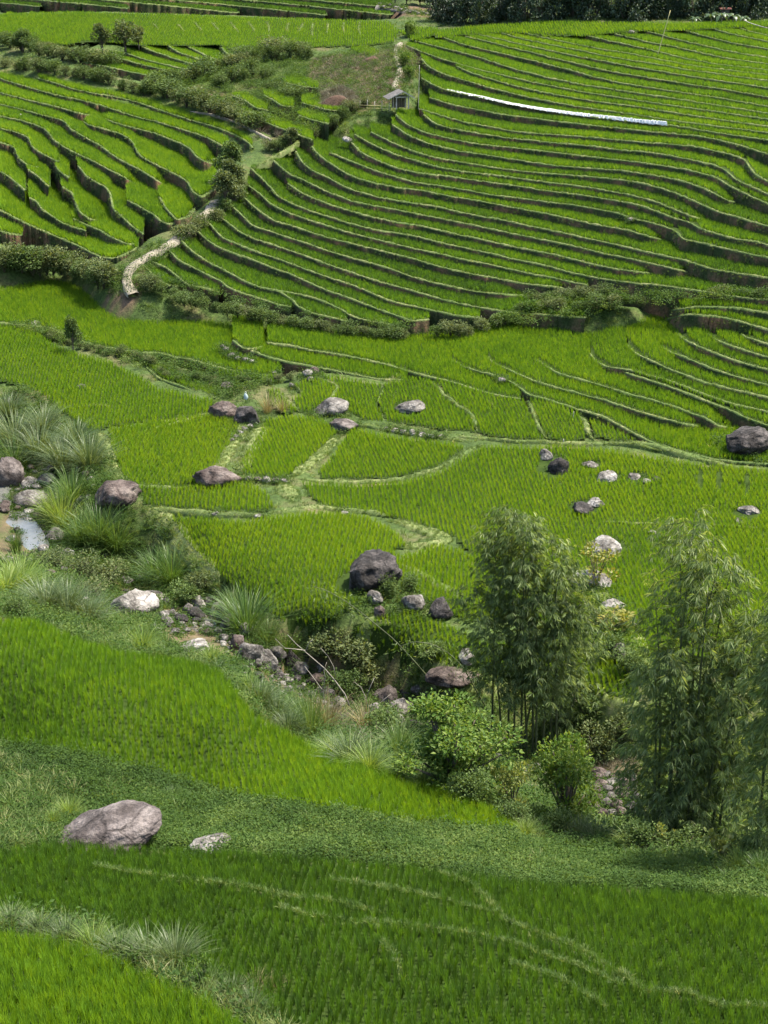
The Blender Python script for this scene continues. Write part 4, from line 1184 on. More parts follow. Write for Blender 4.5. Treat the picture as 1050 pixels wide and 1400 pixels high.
boulder(868, 656, 20, 10, 'rock_grey', 'low rock at the left of the scattered field stones')
boulder(884, 662, 14, 9, 'rock_pale', 'small pale rock in the middle of the scattered field stones')
boulder(898, 658, 14, 8, 'rock_dark', 'small dark rock at the right of the scattered field stones')
boulder(798, 704, 40, 20, 'rock_dark', 'striped dark rock slab in the field above the bamboo')
boulder(815, 694, 26, 16, 'rock_pale', 'pale rock resting behind the striped dark slab')
boulder(831, 760, 46, 28, 'rock_pale', 'pale cracked rock in the field between the bamboo clumps')
boulder(806, 806, 58, 28, 'rock_pale', 'long pale rock ledge right of the left bamboo clump')
boulder(836, 838, 34, 20, 'rock_pale', 'white rock above the yellow leaves')
boulder(846, 905, 28, 28, 'rock_grey', 'grey rock on the stony bank between the bamboo clumps')
boulder(868, 862, 12, 11, 'rock_pale', 'small white stone on the bank between the bamboo clumps')
boulder(1026, 704, 32, 14, 'rock_grey', 'flat grey rock in the field near the right bamboo top')
boulder(1012, 716, 18, 8, 'rock_grey', 'low rock just left of the flat grey field rock')
boulder(892, 732, 12, 9, 'rock_pale', 'small white rock alone in the field left of the right bamboo')
boulder(8, 668, 44, 52, 'rock_pink', 'large pink and white boulder by the stream bend', 0.6)
boulder(40, 695, 48, 28, 'rock_grey', 'large grey boulder beside the bright stream water', 0.2, cuts=5)
boulder(40, 668, 34, 16, 'rock_pale', 'flat pale rock behind the large grey stream boulder')
boulder(64, 662, 26, 20, 'rock_grey', 'grey rock under the overhanging bank grass')
boulder(70, 645, 26, 12, 'rock_dark', 'dark flat rock in the shade of the bank grass')
boulder(73, 742, 28, 22, 'rock_grey', 'rounded grey rock at the corner of the bright water', cuts=4)
boulder(4, 700, 22, 14, 'rock_brown', 'low brown rock between the two bright pools')
boulder(60, 716, 24, 14, 'rock_brown', 'brown rock half in the stream water')
boulder(30, 712, 16, 8, 'rock_dark', 'small dark rock standing in the bright water')
boulder(90, 760, 22, 9, 'rock_pale', 'white flat stone in the weeds below the stream water')
boulder(112, 776, 18, 10, 'rock_pale', 'pale stone in the weeds')
boulder(10, 775, 18, 16, 'rock_grey', 'grey rock at the lower edge of the bright water')
boulder(262, 896, 50, 18, 'rock_pale', 'flat pale slab at the near edge of the brown pool', 0.1)
boulder(475, 194, 14, 9, 'rock_pale', 'white rock on the terrace edge below the hut', sub=3)
boulder(862, 302, 9, 6, 'rock_pale', 'small white rock on the middle of the right hillside', sub=3)
boulder(864, 46, 10, 6, 'rock_pale', 'white rock near the hill crest left of the leaning pole', sub=3)
boulder(590, 26, 8, 6, 'rock_pale', 'white rock at the end of the rubble strip', sub=3)
boulder(48, 444, 16, 6, 'rock_grey', 'flat grey rock at the left end of the valley ditch', sub=3)
boulder(112, 532, 14, 9, 'rock_grey', 'small grey rock in the corner of the wide left field', sub=3)
boulder(310, 532, 26, 13, 'rock_pink', 'pale rock lying in the ditch above the grey-brown boulder')
boulder(28, 158, 4, 3, 'rock_pale', 'tiny white rock on a left hillside bank', sub=2)
boulder(686, 522, 12, 8, 'rock_grey', 'round grey stone on the edge of a brown terrace bank', sub=3)
boulder(818, 1068, 26, 22, 'rock_brown', 'top rock of the stone pile in the stream gully', sub=3)

stone_r = np.random.default_rng(5)
def stones(pxs, label, group, mats, cat='stone', sub=3, lift=None):
    if lift is None: lift = 0.16 if any(k_ in group for k_ in ('pool', 'water', 'gully', 'stream', 'scrub', 'weeds')) else 0.0
    if isinstance(label, str):
        order = sorted(range(len(pxs)), key=lambda q: pxs[q][0]); rank = {q: n_ for n_, q in enumerate(order)}
        lab0 = label; label = lambda i: f'{lab0}, {nth(rank[i])} from the left'
    for i, (x, y, w, h) in enumerate(pxs):
        boulder(x, y, w, h, mats[i % len(mats)], label(i), None, group, sub, 8, 0.2, 0.9, cat, lift)
stones([(540, 592, 13, 8), (552, 594, 12, 9), (564, 596, 14, 10), (577, 598, 13, 9), (590, 600, 14, 9), (602, 600, 10, 7), (528, 590, 12, 7)],
       'white stone in the row behind the fan-shaped paddy', 'white stones on the paddy edge', ['rock_pale'])
stones([(322, 600, 10, 7), (316, 606, 11, 8), (328, 594, 10, 7), (334, 590, 12, 8), (342, 586, 10, 7), (350, 580, 11, 7)],
       'pale stone lying along the stony spine bank', 'stones on the spine bank', ['rock_pale', 'rock_grey'])
stones([(340, 658, 12, 8), (352, 659, 12, 9), (364, 660, 14, 10), (376, 660, 12, 8), (388, 660, 11, 7)],
       'pale stone in the row right of the flat brown boulder', 'stones beside the flat brown boulder', ['rock_pale', 'rock_pink'])
stones([(295, 706, 12, 7), (352, 708, 14, 7), (470, 704, 13, 6), (442, 696, 9, 6)],
       'pale stone on the bund across the valley', 'stones on the valley bund', ['rock_pale'])
stones([(224, 850, 16, 14), (236, 846, 12, 10), (258, 842, 20, 15), (215, 848, 12, 9), (272, 838, 22, 24), (286, 832, 22, 16), (300, 838, 16, 14), (268, 856, 14, 10), (282, 862, 18, 9), (256, 868, 12, 7), (240, 870, 13, 8), (304, 858, 16, 30), (312, 848, 16, 20), (290, 852, 10, 9), (298, 872, 12, 12), (318, 880, 12, 12), (276, 848, 10, 8), (248, 858, 10, 6), (306, 880, 14, 10), (230, 862, 10, 6)],
       'stream stone around the shallow brown pool', 'stones around the brown pool', ['rock_pale', 'rock_grey', 'rock_grey', 'rock_dark'])
stones([(380, 932, 16, 12), (392, 938, 18, 10), (405, 936, 14, 10), (352, 916, 12, 12), (412, 950, 16, 9), (425, 956, 14, 9), (395, 952, 18, 8), (440, 925, 18, 16), (455, 932, 14, 12)],
       'dark wet stone in the stream under the grass', 'dark stream stones under the grass', ['rock_dark', 'rock_grey'])
stones([(20, 662, 14, 10), (30, 655, 12, 9), (42, 645, 10, 8), (50, 672, 14, 9), (56, 680, 12, 7), (24, 700, 10, 6), (48, 712, 16, 5), (38, 716, 14, 4), (66, 768, 12, 10), (58, 776, 10, 9), (74, 778, 14, 12), (52, 770, 12, 8), (86, 786, 13, 9), (40, 772, 10, 7), (68, 790, 16, 8), (100, 700, 16, 12), (110, 690, 14, 10), (118, 655, 12, 10), (108, 648, 10, 8)],
       'small stone along the edge of the bright stream water', 'small stones by the bright water', ['rock_grey', 'rock_pale', 'rock_brown'])
wall_st = []
for r_ in range(6):
    for c_ in range(4):
        wall_st.append((816 + c_ * 15 + (r_ % 2) * 7 + stone_r.uniform(-3, 3) - r_ * 0.5, 1070 + r_ * 10 + stone_r.uniform(-2, 2), stone_r.uniform(14, 22), stone_r.uniform(11, 15)))
stones(wall_st, lambda i: f'stone in the gully rock pile, {nth(i % 4)} from the left in the {nth(i // 4)} course down', 'stone pile in the gully', ['rock_brown', 'rock_grey', 'rock_brown', 'rock_dark'])
stones([(308, 480, 10, 7), (316, 488, 12, 7), (324, 492, 11, 6), (336, 494, 12, 7), (344, 496, 9, 6), (304, 476, 9, 6)], 'pale stone heaped at the corner of the small upper field', 'stones at the small field corner', ['rock_pale', 'rock_grey'], sub=2)
stones([(368, 524, 10, 8), (378, 520, 9, 8), (398, 530, 10, 8), (420, 515, 16, 12), (430, 512, 14, 12), (424, 522, 12, 9), (375, 512, 8, 6)], 'stone on the brown bank above the small paddies', 'stones on the brown bank', ['rock_pale', 'rock_brown', 'rock_grey'], sub=2)
stones([(124, 660, 10, 10), (130, 668, 14, 9), (110, 676, 16, 8), (122, 684, 12, 9)], 'white stone on the bank left of the reddish boulder', 'stones by the reddish boulder', ['rock_pale'], sub=3)
stones([(518 + 4.2 * q + stone_r.uniform(-2, 2), 8 + 0.72 * q + stone_r.uniform(-3, 3), stone_r.uniform(5, 9), stone_r.uniform(3, 5)) for q in range(20)], 'pale stone in the rubble strip beside the dark wood', 'stones of the rubble strip', ['rock_pale', 'rock_grey', 'rock_pale'], sub=2)
stones([(268, 852, 24, 20), (296, 846, 26, 20), (312, 866, 22, 24), (325, 892, 26, 22), (352, 936, 22, 14), (378, 908, 24, 24), (410, 928, 26, 20), (432, 940, 24, 18), (446, 958, 28, 16), (462, 970, 24, 14), (336, 872, 20, 18), (284, 872, 16, 10), (246, 856, 22, 14), (228, 858, 20, 12)],
       'larger grey stone lying in the gully below the big grass clumps', 'larger stones in the gully', ['rock_dark', 'rock_grey', 'rock_grey', 'rock_brown'])
stones([(140 + 9.5 * q + stone_r.uniform(-8, 8), 790 + 3.0 * q + stone_r.uniform(-16, 16), stone_r.uniform(9, 18), stone_r.uniform(7, 12)) for q in range(10)],
       'pale stone among the low weeds by the angular boulder', 'stones among the weeds', ['rock_pale', 'rock_grey'])
stones([(500 + 13 * q + stone_r.uniform(-6, 6), 985 + 2.5 * q + stone_r.uniform(-10, 10), stone_r.uniform(12, 24), stone_r.uniform(9, 16)) for q in range(6)],
       'grey stone in the scrubby stream bed left of the leafy shrub', 'stones in the scrub', ['rock_grey', 'rock_pale', 'rock_dark'])
_pe = P2('16,690 30,694 42,702 52,714 60,726 68,742 60,757 46,762 32,766 18,769 6,771 4,696 26,730 12,742')
stones([(x + stone_r.uniform(-4, 4), y + stone_r.uniform(-2, 4), stone_r.uniform(9, 19), stone_r.uniform(6, 12)) for x, y in _pe], 'wet stone edging the bright water', 'stones edging the bright water', ['rock_dark', 'rock_grey', 'rock_pale', 'rock_brown'])
# pebbles too many to count
def pebbles():
    mb = MB(); r = np.random.default_rng(9)
    v, f = ICO[2] if False else ICO[2]
    ctr = P2('20,655 40,690 70,735 100,775 150,830 200,842 250,856 290,862 330,890 380,930 430,950 480,975 540,990 600,1010 700,1050 760,1070 830,1090 900,1100')
    cx = np.array([c[0] for c in ctr]); cy = np.array([c[1] for c in ctr])
    ts = r.uniform(0, len(ctr) - 1, 900)
    x = np.interp(ts, np.arange(len(ctr)), cx) + r.normal(0, 16, 900); y = np.interp(ts, np.arange(len(ctr)), cy) + r.normal(0, 9, 900)
    P = pt(x, y)
    for p in P:
        s = r.uniform(0.06, 0.22)
        k = v * np.array([s * r.uniform(.8, 1.4), s * r.uniform(.8, 1.4), s * 0.6]) * r.uniform(0.85, 1.1, (len(v), 1))
        a = r.uniform(0, 6.28); c, q = math.cos(a), math.sin(a)
        k = np.stack([k[:, 0] * c - k[:, 1] * q, k[:, 0] * q + k[:, 1] * c, k[:, 2]], 1) + p + np.array([0, 0, 0.12])
        mb.add(k, f)
    o = link('stream_pebbles', mb.mesh('stream_pebbles', M['rock_grey'])); o['kind'] = 'stuff'; o['label'] = 'loose grey pebbles along the stream bed'; o['category'] = 'pebbles'
ICO[2] = ico(1)
pebbles()
ICO[2] = ico(2)

# ------------------------------------------------------------------ plants that can be counted
def plant_copy(root_meshes, name, label, cat, loc, scale, rz, group):
    t = thing(name, label, cat, loc, group, rz, scale)
    for nm, me in root_meshes:
        o = link(nm, me, t)
    return t

def grass_clump_mesh(seed, mat, n=170, h=1.0, spread=0.42, w=0.016):
    mb = MB(); r = np.random.default_rng(seed)
    blade_tuft(mb, n, h * 1.1, spread, w, r, 5, 1.5, 0.24, 0, 0.75)
    return mb.mesh('blades', M[mat])
CLUMP = {k: [grass_clump_mesh(40 + i, k, 420 if k != 'tuftdry' else 180) for i in range(3)] for k in ('tuftgrass', 'tuftlight', 'tuftpale', 'tuftdry')}
def clump(px, py, hpx, mat, label, group=None, wide=1.0):
    p = at(px, py, -0.05); s = hpx * 0.86 / ppm(p)
    t = thing('grass_clump', label, 'grass clump', p, group, random.uniform(0, 6.28), (s * wide, s * wide, s))
    link('blades', random.choice(CLUMP[mat]), t)
clump(338, 868, 78, 'tuftgrass', 'largest dark green grass clump, above the grey stream boulders', wide=1.0)
clump(322, 850, 56, 'tuftgrass', 'dark grass clump left behind the largest clump')
clump(392, 898, 60, 'tuftgrass', 'drooping grass clump over the dark stream boulders', wide=1.1)
clump(365, 880, 44, 'tuftgrass', 'grass clump between the largest and the drooping clump')
clump(196, 892, 46, 'tuftlight', 'bright green grass clump at the field corner by the brown pool', wide=0.9)
clump(290, 908, 34, 'tuftlight', 'short bright grass clump in front of the brown pool slab')
clump(236, 800, 66, 'tuftgrass', 'dark grass clump above the angular boulder')
clump(212, 796, 58, 'tuftgrass', 'dark grass clump left of the one above the angular boulder')
clump(135, 746, 74, 'tuftgrass', 'tall dark grass clump below the reddish boulder')
clump(160, 752, 66, 'tuftgrass', 'second tall dark grass clump below the reddish boulder')
clump(112, 745, 60, 'tuftgrass', 'dark grass clump right of the bright water')
clump(86, 722, 70, 'tuftlight', 'yellow-green reedy clump between grey boulder and dark clumps', wide=0.8)
clump(70, 712, 50, 'tuftlight', 'low yellow-green clump beside the large grey stream boulder', wide=0.9)
clump(22, 756, 46, 'tuftgrass', 'lone grass clump standing in the bright water', wide=0.6)
clump(18, 690, 30, 'tuftgrass', 'small grass clump by the pink and white boulder', wide=0.6)
clump(100, 690, 62, 'tuftgrass', 'leaning grass clump above the shaded flat rock')
clump(122, 640, 60, 'tuftpale', 'grey-green grass clump on top of the stream bank', wide=1.1)
clump(88, 640, 62, 'tuftpale', 'grey-green grass clump over the shaded stream rocks', wide=1.1)
clump(55, 625, 60, 'tuftpale', 'grey-green bank grass clump near the left bank top', wide=1.2)
clump(22, 610, 60, 'tuftpale', 'pale bank grass clump at the left edge, upper one', wide=1.2)
clump(20, 640, 50, 'tuftgrass', 'dark bank grass clump above the pink and white boulder', wide=1.2)
clump(60, 590, 44, 'tuftpale', 'pale grass clump under the corner of the wide left field', wide=1.3)
clump(105, 610, 44, 'tuftpale', 'pale grass clump beside the light grass strip', wide=1.2)
clump(12, 570, 40, 'tuftpale', 'pale grass clump at the edge of the wide left field', wide=1.3)
clump(30, 805, 60, 'tuftlight', 'bright grass clump at the lower left stream edge', wide=1.2)
clump(10, 812, 56, 'tuftlight', 'bright grass clump furthest left by the stream', wide=1.1)
clump(62, 832, 52, 'tuftpale', 'pale arching grass clump at the near field corner', wide=1.3)
clump(92, 838, 56, 'tuftpale', 'pale arching grass clump right of the near field corner', wide=1.3)
clump(120, 850, 48, 'tuftpale', 'pale arching grass clump, last before the round weeds', wide=1.3)
clump(355, 965, 48, 'tuftpale', 'pale grass clump on the near field bank', wide=1.1)
clump(378, 985, 54, 'tuftpale', 'tall pale grass clump on the near field bank', wide=1.1)
clump(395, 1005, 44, 'tuftpale', 'pale grass clump at the bank bend', wide=1.0)
clump(340, 948, 36, 'tuftlight', 'light grass clump at the top of the near field bank', wide=1.0)
clump(425, 1010, 90, 'tuftgrass', 'tall dark reed clump below the bare branches', wide=0.55)
clump(408, 990, 70, 'tuftgrass', 'dark reed clump left of the tall reed clump', wide=0.6)
clump(448, 1000, 80, 'tuftdry', 'brownish reed clump among the bare branches', wide=0.6)
clump(478, 1045, 56, 'tuftpale', 'feathery pale grass clump in front of the scrub', wide=1.2)
clump(505, 1055, 50, 'tuftlight', 'bright feathery grass clump beside the pale feathery clump', wide=1.1)
clump(455, 1035, 38, 'tuftlight', 'short bright grass clump at the scrub edge', wide=1.1)
clump(540, 1068, 42, 'tuftgrass', 'dark grass clump left of the leafy shrub', wide=1.1)
clump(580, 1080, 44, 'tuftgrass', 'dark grass clump under the leafy shrub', wide=1.1)
clump(545, 1035, 60, 'tuftgrass', 'tall thin grass clump in the scrub left of the leafy shrub', wide=0.9)
clump(500, 1000, 56, 'tuftdry', 'dry grass clump under the pinkish rocks', wide=0.8)
clump(366, 562, 36, 'tuftdry', 'dry straw-coloured grass clump by the black boulder', wide=0.8)
clump(386, 562, 26, 'tuftdry', 'low dry grass clump beside the straw-coloured clump', wide=1.0)
clump(95, 1118, 40, 'tuftlight', 'yellow-green grass clump behind the mauve boulder', wide=0.9)
clump(72, 1128, 30, 'tuftlight', 'low yellow-green clump left of the mauve boulder', wide=0.9)
clump(236, 1092, 22, 'tuftgrass', 'small dark grass clump in the vine bank', wide=1.2)
clump(718, 1142, 30, 'tuftlight', 'bright grass clump at the tip of the near field', wide=1.0)
clump(790, 1148, 44, 'tuftpale', 'whitish long-leaved clump above the vine bank', wide=1.0)
clump(815, 1152, 40, 'tuftpale', 'whitish long-leaved clump beside the stone pile', wide=1.0)
clump(862, 1162, 44, 'tuftlight', 'light grass clump at the end of the stone pile', wide=0.9)
clump(1010, 1196, 50, 'tuftlight', 'light grass clump right of the pale-leaved plant', wide=0.9)
clump(1040, 1200, 44, 'tuftgrass', 'dark grass clump at the right end of the vine bank', wide=0.9)
clump(945, 1186, 36, 'tuftgrass', 'dark grass clump left of the pale-leaved plant', wide=1.0)
clump(240, 1320, 62, 'tuftpale', 'large silvery grass clump on the front bank', wide=1.1)
clump(205, 1318, 58, 'tuftpale', 'silvery grass clump left of the largest front clump', wide=1.1)
clump(165, 1312, 52, 'tuftpale', 'silvery grass clump in the middle of the front bank', wide=1.1)
clump(128, 1300, 48, 'tuftlight', 'light green grass clump on the front bank', wide=1.2)
clump(90, 1292, 44, 'tuftpale', 'small silvery grass clump on the front bank', wide=1.2)
clump(55, 1282, 42, 'tuftpale', 'weedy grass clump near the left end of the front bank', wide=1.2)
clump(15, 1274, 42, 'tuftpale', 'weedy grass clump at the left end of the front bank', wide=1.2)
clump(318, 1368, 40, 'tuftpale', 'pale leafy grass clump below the dry heap', wide=1.1)
clump(345, 1385, 40, 'tuftpale', 'pale leafy grass clump at the lower end of the front bank', wide=1.1)
clump(350, 1356, 30, 'tuftdry', 'heap of dry brown grass in the dark front field', wide=1.6)
clump(372, 1352, 24, 'tuftdry', 'small dry grass heap beside the larger brown heap', wide=1.5)
clump(286, 1350, 40, 'tuftpale', 'pale weed clump beside the leafy upright weed', wide=1.0)

def bush_meshes(seed, mat, n=1500, lobes=6, leaf=(0.05, 0.10), hollow=0.55, flat=1.0, sp=0.34, zr=(0.30, 0.76), rr0=(0.17, 0.30)):
    """leafy shrub of unit height: stems plus foliage spread over uneven lobes"""
    r = np.random.default_rng(seed)
    mb = MB(); st = MB()
    cs = []
    for i in range(lobes):
        a = r.uniform(0, 6.28); q = r.uniform(0.05, sp)
        c = np.array([math.cos(a) * q, math.sin(a) * q, r.uniform(*zr)]); rad = r.uniform(*rr0)
        cs.append((c, rad))
        st.tube([(0, 0, -0.05), tuple(c * np.array([0.4, 0.4, 0.5])), tuple(c)], [0.022, 0.015, 0.006], 5)
    B, D = [], []
    for i in range(n):
        c, rad = cs[r.integers(0, lobes)]
        d = r.normal(size=3); d /= np.linalg.norm(d)
        rr_ = rad * (hollow + (1.12 - hollow) * r.random() ** 0.6)
        p = c + d * rr_ * np.array([1.05, 1.05, 0.9 * flat])
        if p[2] < 0.02: p[2] = abs(p[2])
        B.append(p); D.append(d * 0.8 + r.normal(size=3) * 0.6 + np.array([0, 0, 0.15]))
    L = r.uniform(leaf[0], leaf[1], n)
    add_leaves(mb, np.array(B), np.array(D), L, L * r.uniform(0.42, 0.6, n), r)
    return [('stem', st.mesh('stem', M['bark'])), ('foliage', mb.mesh('foliage', M[mat]))]
BUSH = {k: [bush_meshes(60 + i, k, 1700, 9) for i in range(4)] for k in ('bush', 'bushgrey')}
BUSH['bushbright'] = [bush_meshes(80 + i, 'bushbright', 1500, 8) for i in range(2)]
def bush(px, py, hpx, mat, label, group=None, wide=1.1, name='bush', cat='bush', lift=-0.05):
    p = at(px, py, lift); s = hpx / ppm(p)
    p.z -= 0.45 * min(1.6, float(ground_z(np.array([p.x]), np.array([p.y]))[1][0]))
    return plant_copy(random.choice(BUSH[mat]), name, label, cat, p, (s * wide, s * wide, s), random.uniform(0, 6.28), group)
def hedge(pts_px, n, hmin, hmax, mats, label_fn, group, jit=3.0, wide=1.25):
    p = P2(pts_px); xs = np.array([q[0] for q in p]); ys = np.array([q[1] for q in p])
    s = np.concatenate([[0], np.cumsum(np.hypot(np.diff(xs), np.diff(ys)))])
    for i in range(n):
        t = (i + 0.5 + RNG.uniform(-.25, .25)) / n * s[-1]
        bush(np.interp(t, s, xs) + RNG.normal(0, jit * 0.6), np.interp(t, s, ys) + RNG.normal(0, jit * 0.4), RNG.uniform(hmin, hmax), mats[RNG.integers(0, len(mats))], label_fn(i), group, wide * RNG.uniform(0.85, 1.2))
hedge('3,62 20,66 40,72 60,76 80,80 100,84 125,82 150,84', 13, 18, 30, ['bush', 'bushgrey', 'bush'], lambda i: f'dark bush in the far hedge below the plateau, {nth(i)} from the left', 'far hedge below the plateau')
hedge('5,92 25,95 50,98 75,100 100,104 125,110 150,118 175,126 200,132', 15, 14, 24, ['bush', 'bushgrey'], lambda i: f'dense bush in the hedge above the left hillside, {nth(i)} from the left', 'hedge above the left hillside')
hedge('205,128 225,134 245,140 265,147 285,153 305,160 322,166 340,174 356,182', 14, 22, 32, ['bush', 'bushgrey'], lambda i: f'leafy bush in the gully hedge, {nth(i)} down from the gully head', 'gully hedge')
hedge('210,122 235,112 262,104 285,98 305,92 330,88 355,84 380,80 405,80 425,82', 18, 20, 32, ['bush', 'bushgrey', 'bush'], lambda i: f'bush on the overgrown bank under the plateau, {nth(i)} from the left', 'overgrown bank under the plateau', 4)
hedge('300,118 330,110 355,106 375,118 395,126 405,132', 8, 18, 28, ['bush'], lambda i: f'shrub on the gully slope between small paddies, {nth(i)} from the left', 'shrubs on the gully slope', 4)
hedge('366,206 385,200 398,192 410,186 425,178 440,172 458,164 475,158', 10, 14, 26, ['bushgrey', 'bush'], lambda i: f'bush along the path between the two hillsides, {nth(i)} up from the bend', 'bushes along the upper path')
hedge('244,330 258,318 308,288 316,276 324,262 330,248', 7, 20, 30, ['bushgrey', 'bush', 'bushgrey'], lambda i: f'pale-tipped roadside bush by the footpath, {nth(i)} up from the path bend', 'roadside bushes by the footpath', 4)
hedge('3,362 20,362 38,362 56,362 74,362 92,366 108,370 122,376 134,384 145,392', 16, 26, 42, ['bush', 'bushgrey'], lambda i: f'bush in the dark hedge under the left hillside, {nth(i)} from the left', 'hedge under the left hillside')
hedge('192,384 205,392 222,398 240,402 262,408 285,412 310,418 335,424 360,430 385,436 410,440 440,444 470,448 500,450 530,452 560,452', 26, 14, 24, ['bush', 'bushgrey', 'bush'], lambda i: f'low bush along the foot of the right hillside, {nth(i)} from the path', 'bushes at the foot of the right hillside')
hedge('590,448 615,446 640,444 665,440 690,434 705,428 725,424 745,420 765,422 785,428 800,424 815,420 830,416 850,408 870,406 890,406', 20, 12, 26, ['bush', 'bushgrey', 'bushbright'], lambda i: f'bush on the rough bank below the right hillside, {nth(i)} from the left', 'bushes on the rough bank', 4)
hedge('720,408 735,404 750,408 770,406 790,402 810,404 830,402', 8, 14, 22, ['bush', 'bushgrey'], lambda i: f'bush in the upper row of the rough bank, {nth(i)} from the left', 'upper bushes on the rough bank', 4)
hedge('970,392 990,394 1010,396 1030,398 1046,400', 6, 14, 22, ['bushgrey', 'bush'], lambda i: f'dry bush on the brown bank at the right hillside foot, {nth(i)} from the left', 'bushes on the brown bank')
hedge('60,458 80,466 98,472 118,478 138,482 158,486 178,490 198,496 215,506 232,516 250,524', 14, 9, 16, ['bush', 'bushgrey'], lambda i: f'low bush in the valley ditch, {nth(i)} from the left', 'bushes in the valley ditch')
hedge('260,520 285,522 310,524 340,524 365,526 390,520 410,514', 8, 9, 15, ['bush', 'bushgrey'], lambda i: f'low weed bush on the brown bank in mid valley, {nth(i)} from the left', 'weeds on the brown bank')
# single shrubs and weeds by the stream
for px, py, h, m, lab, w in ((28, 845, 36, 'bush', 'round dark weed bush at the corner of the near field', 1.0), (110, 790, 36, 'bushgrey', 'low leafy weed by the pale stones', 1.3), (145, 800, 36, 'bushgrey', 'low leafy weed left of the angular boulder', 1.4),
     (165, 790, 32, 'bush', 'dark leafy weed behind the angular boulder', 1.3), (125, 820, 34, 'bushgrey', 'pale leafy weed above the near field edge', 1.4), (255, 830, 40, 'bush', 'dark leafy weed over the pool stones', 1.2), (275, 815, 40, 'bushgrey', 'purplish brown shrub on the bank above the pool', 1.0),
     (215, 840, 26, 'bush', 'small dark weed by the white pool stone', 1.2), (75, 780, 34, 'bushgrey', 'brown-green weed at the corner of the bright water', 1.3), (450, 900, 46, 'bushgrey', 'grey-green scrub bush above the bare branches', 1.3), (485, 915, 50, 'bushgrey', 'twiggy bush below the narrow paddy', 1.2),
     (510, 940, 44, 'bushgrey', 'twiggy bush left of the pinkish rocks', 1.1), (470, 960, 50, 'bush', 'dark bush behind the bare branches', 1.0), (530, 1010, 50, 'bush', 'dark bush below the pinkish rocks', 1.1), (590, 905, 34, 'bush', 'dark bush under the narrow paddy edge', 1.2),
     (530, 815, 32, 'bush', 'dark bush climbing the right side of the big dark boulder', 1.0), (560, 806, 24, 'bush', 'low bush right of the big dark boulder', 1.3), (640, 1100, 56, 'bush', 'dark bush under the right side of the leafy shrub', 1.0), (660, 1060, 50, 'bush', 'dark bush behind the yellow-green shrub', 1.0),
     (770, 1010, 56, 'bush', 'dark bush at the foot of the left bamboo clump', 1.2), (800, 985, 50, 'bush', 'dark spreading bush right of the bamboo stems', 1.3), (740, 1020, 50, 'bush', 'dark bush among the left bamboo stems', 1.1), (820, 1040, 56, 'bushgrey', 'brownish bush above the stone pile', 1.0),
     (850, 1010, 46, 'bushgrey', 'brownish bush between the bamboo clumps', 1.0), (835, 900, 40, 'bush', 'dark bush on the stony bank near the grey rock', 1.2), (860, 925, 44, 'bush', 'dark bush at the left edge of the right bamboo', 1.1), (812, 860, 34, 'bushgrey', 'pale weed by the yellow leaves', 1.3),
     (880, 1165, 50, 'bush', 'dark undergrowth bush at the foot of the right bamboo', 1.2), (930, 1170, 46, 'bush', 'dark undergrowth bush left of the pale-leaved plant', 1.2), (1030, 1180, 50, 'bush', 'dark undergrowth bush at the right edge', 1.2),
     (700, 1130, 40, 'bush', 'dark weed bush beside the tip of the near field', 1.1), (760, 1140, 40, 'bush', 'dark weed bush below the bright shrub', 1.1), (560, 50, 22, 'bushbright', 'light bush at the top of the stone path', 1.0), (553, 92, 24, 'bushbright', 'light leafy bush right of the stone path', 1.0), (560, 108, 22, 'bushbright', 'light bush just above the hut roof', 1.0),
     (480, 152, 18, 'bushgrey', 'grey bush below the wooden fence', 1.3), (500, 146, 16, 'bushgrey', 'grey bush between fence and hut', 1.3), (340, 90, 18, 'bushgrey', 'grey-topped bush at the edge of the plateau', 1.6), (322, 86, 14, 'bushgrey', 'small grey bush left of the grey-topped bush', 1.5)):
    bush(px, py, h, m, lab, None, w)

# broad-leaved shrubs
def shrub(px, py, wpx, hpx, mat, label, seed, n=2600, lobes=11, leaf=(0.10, 0.2), name='leafy_shrub'):
    p = at(px, py, -0.05); s = ppm(p)
    ms = bush_meshes(seed, mat, n, lobes, leaf, 0.3, 0.75, 0.46, (0.12, 0.86), (0.10, 0.19))
    h = hpx / s; w = wpx / s
    return plant_copy(ms, name, label, 'shrub', p, (w / 0.95, w / 0.95, h), 0.3, None)
shrub(618, 1078, 150, 140, 'bushbright', 'wide leafy shrub with light top leaves in front of the bamboo', 201, 8000, 34, (0.026, 0.055))
shrub(774, 1130, 104, 140, 'bushbright', 'tall bright green shrub in front of the stone pile', 202, 5500, 24, (0.03, 0.06))
shrub(700, 1110, 66, 90, 'bushyellow', 'narrow shrub with yellow-green leaves between the two leafy shrubs', 203, 1500, 8, (0.05, 0.09))
shrub(910, 1165, 34, 62, 'bushyellow', 'thin yellowish plant before the right bamboo', 204, 150, 6, (0.10, 0.18), 'leafy_plant')
shrub(988, 1185, 46, 58, 'bushyellow', 'pale plant with large round leaves at the vine bank', 205, 110, 7, (0.17, 0.27), 'leafy_plant')
shrub(278, 1352, 34, 62, 'bushbright', 'upright leafy weed on the front bank', 206, 420, 7, (0.07, 0.13), 'leafy_plant')
shrub(815, 800, 60, 66, 'bamboo_yellow', 'thin yellow-leaved shoots beside the long pale ledge', 207, 420, 9, (0.06, 0.12), 'leafy_plant')
shrub(832, 868, 56, 40, 'bamboo_yellow', 'drooping yellow leaves below the white rock', 208, 420, 8, (0.08, 0.16), 'leafy_plant')

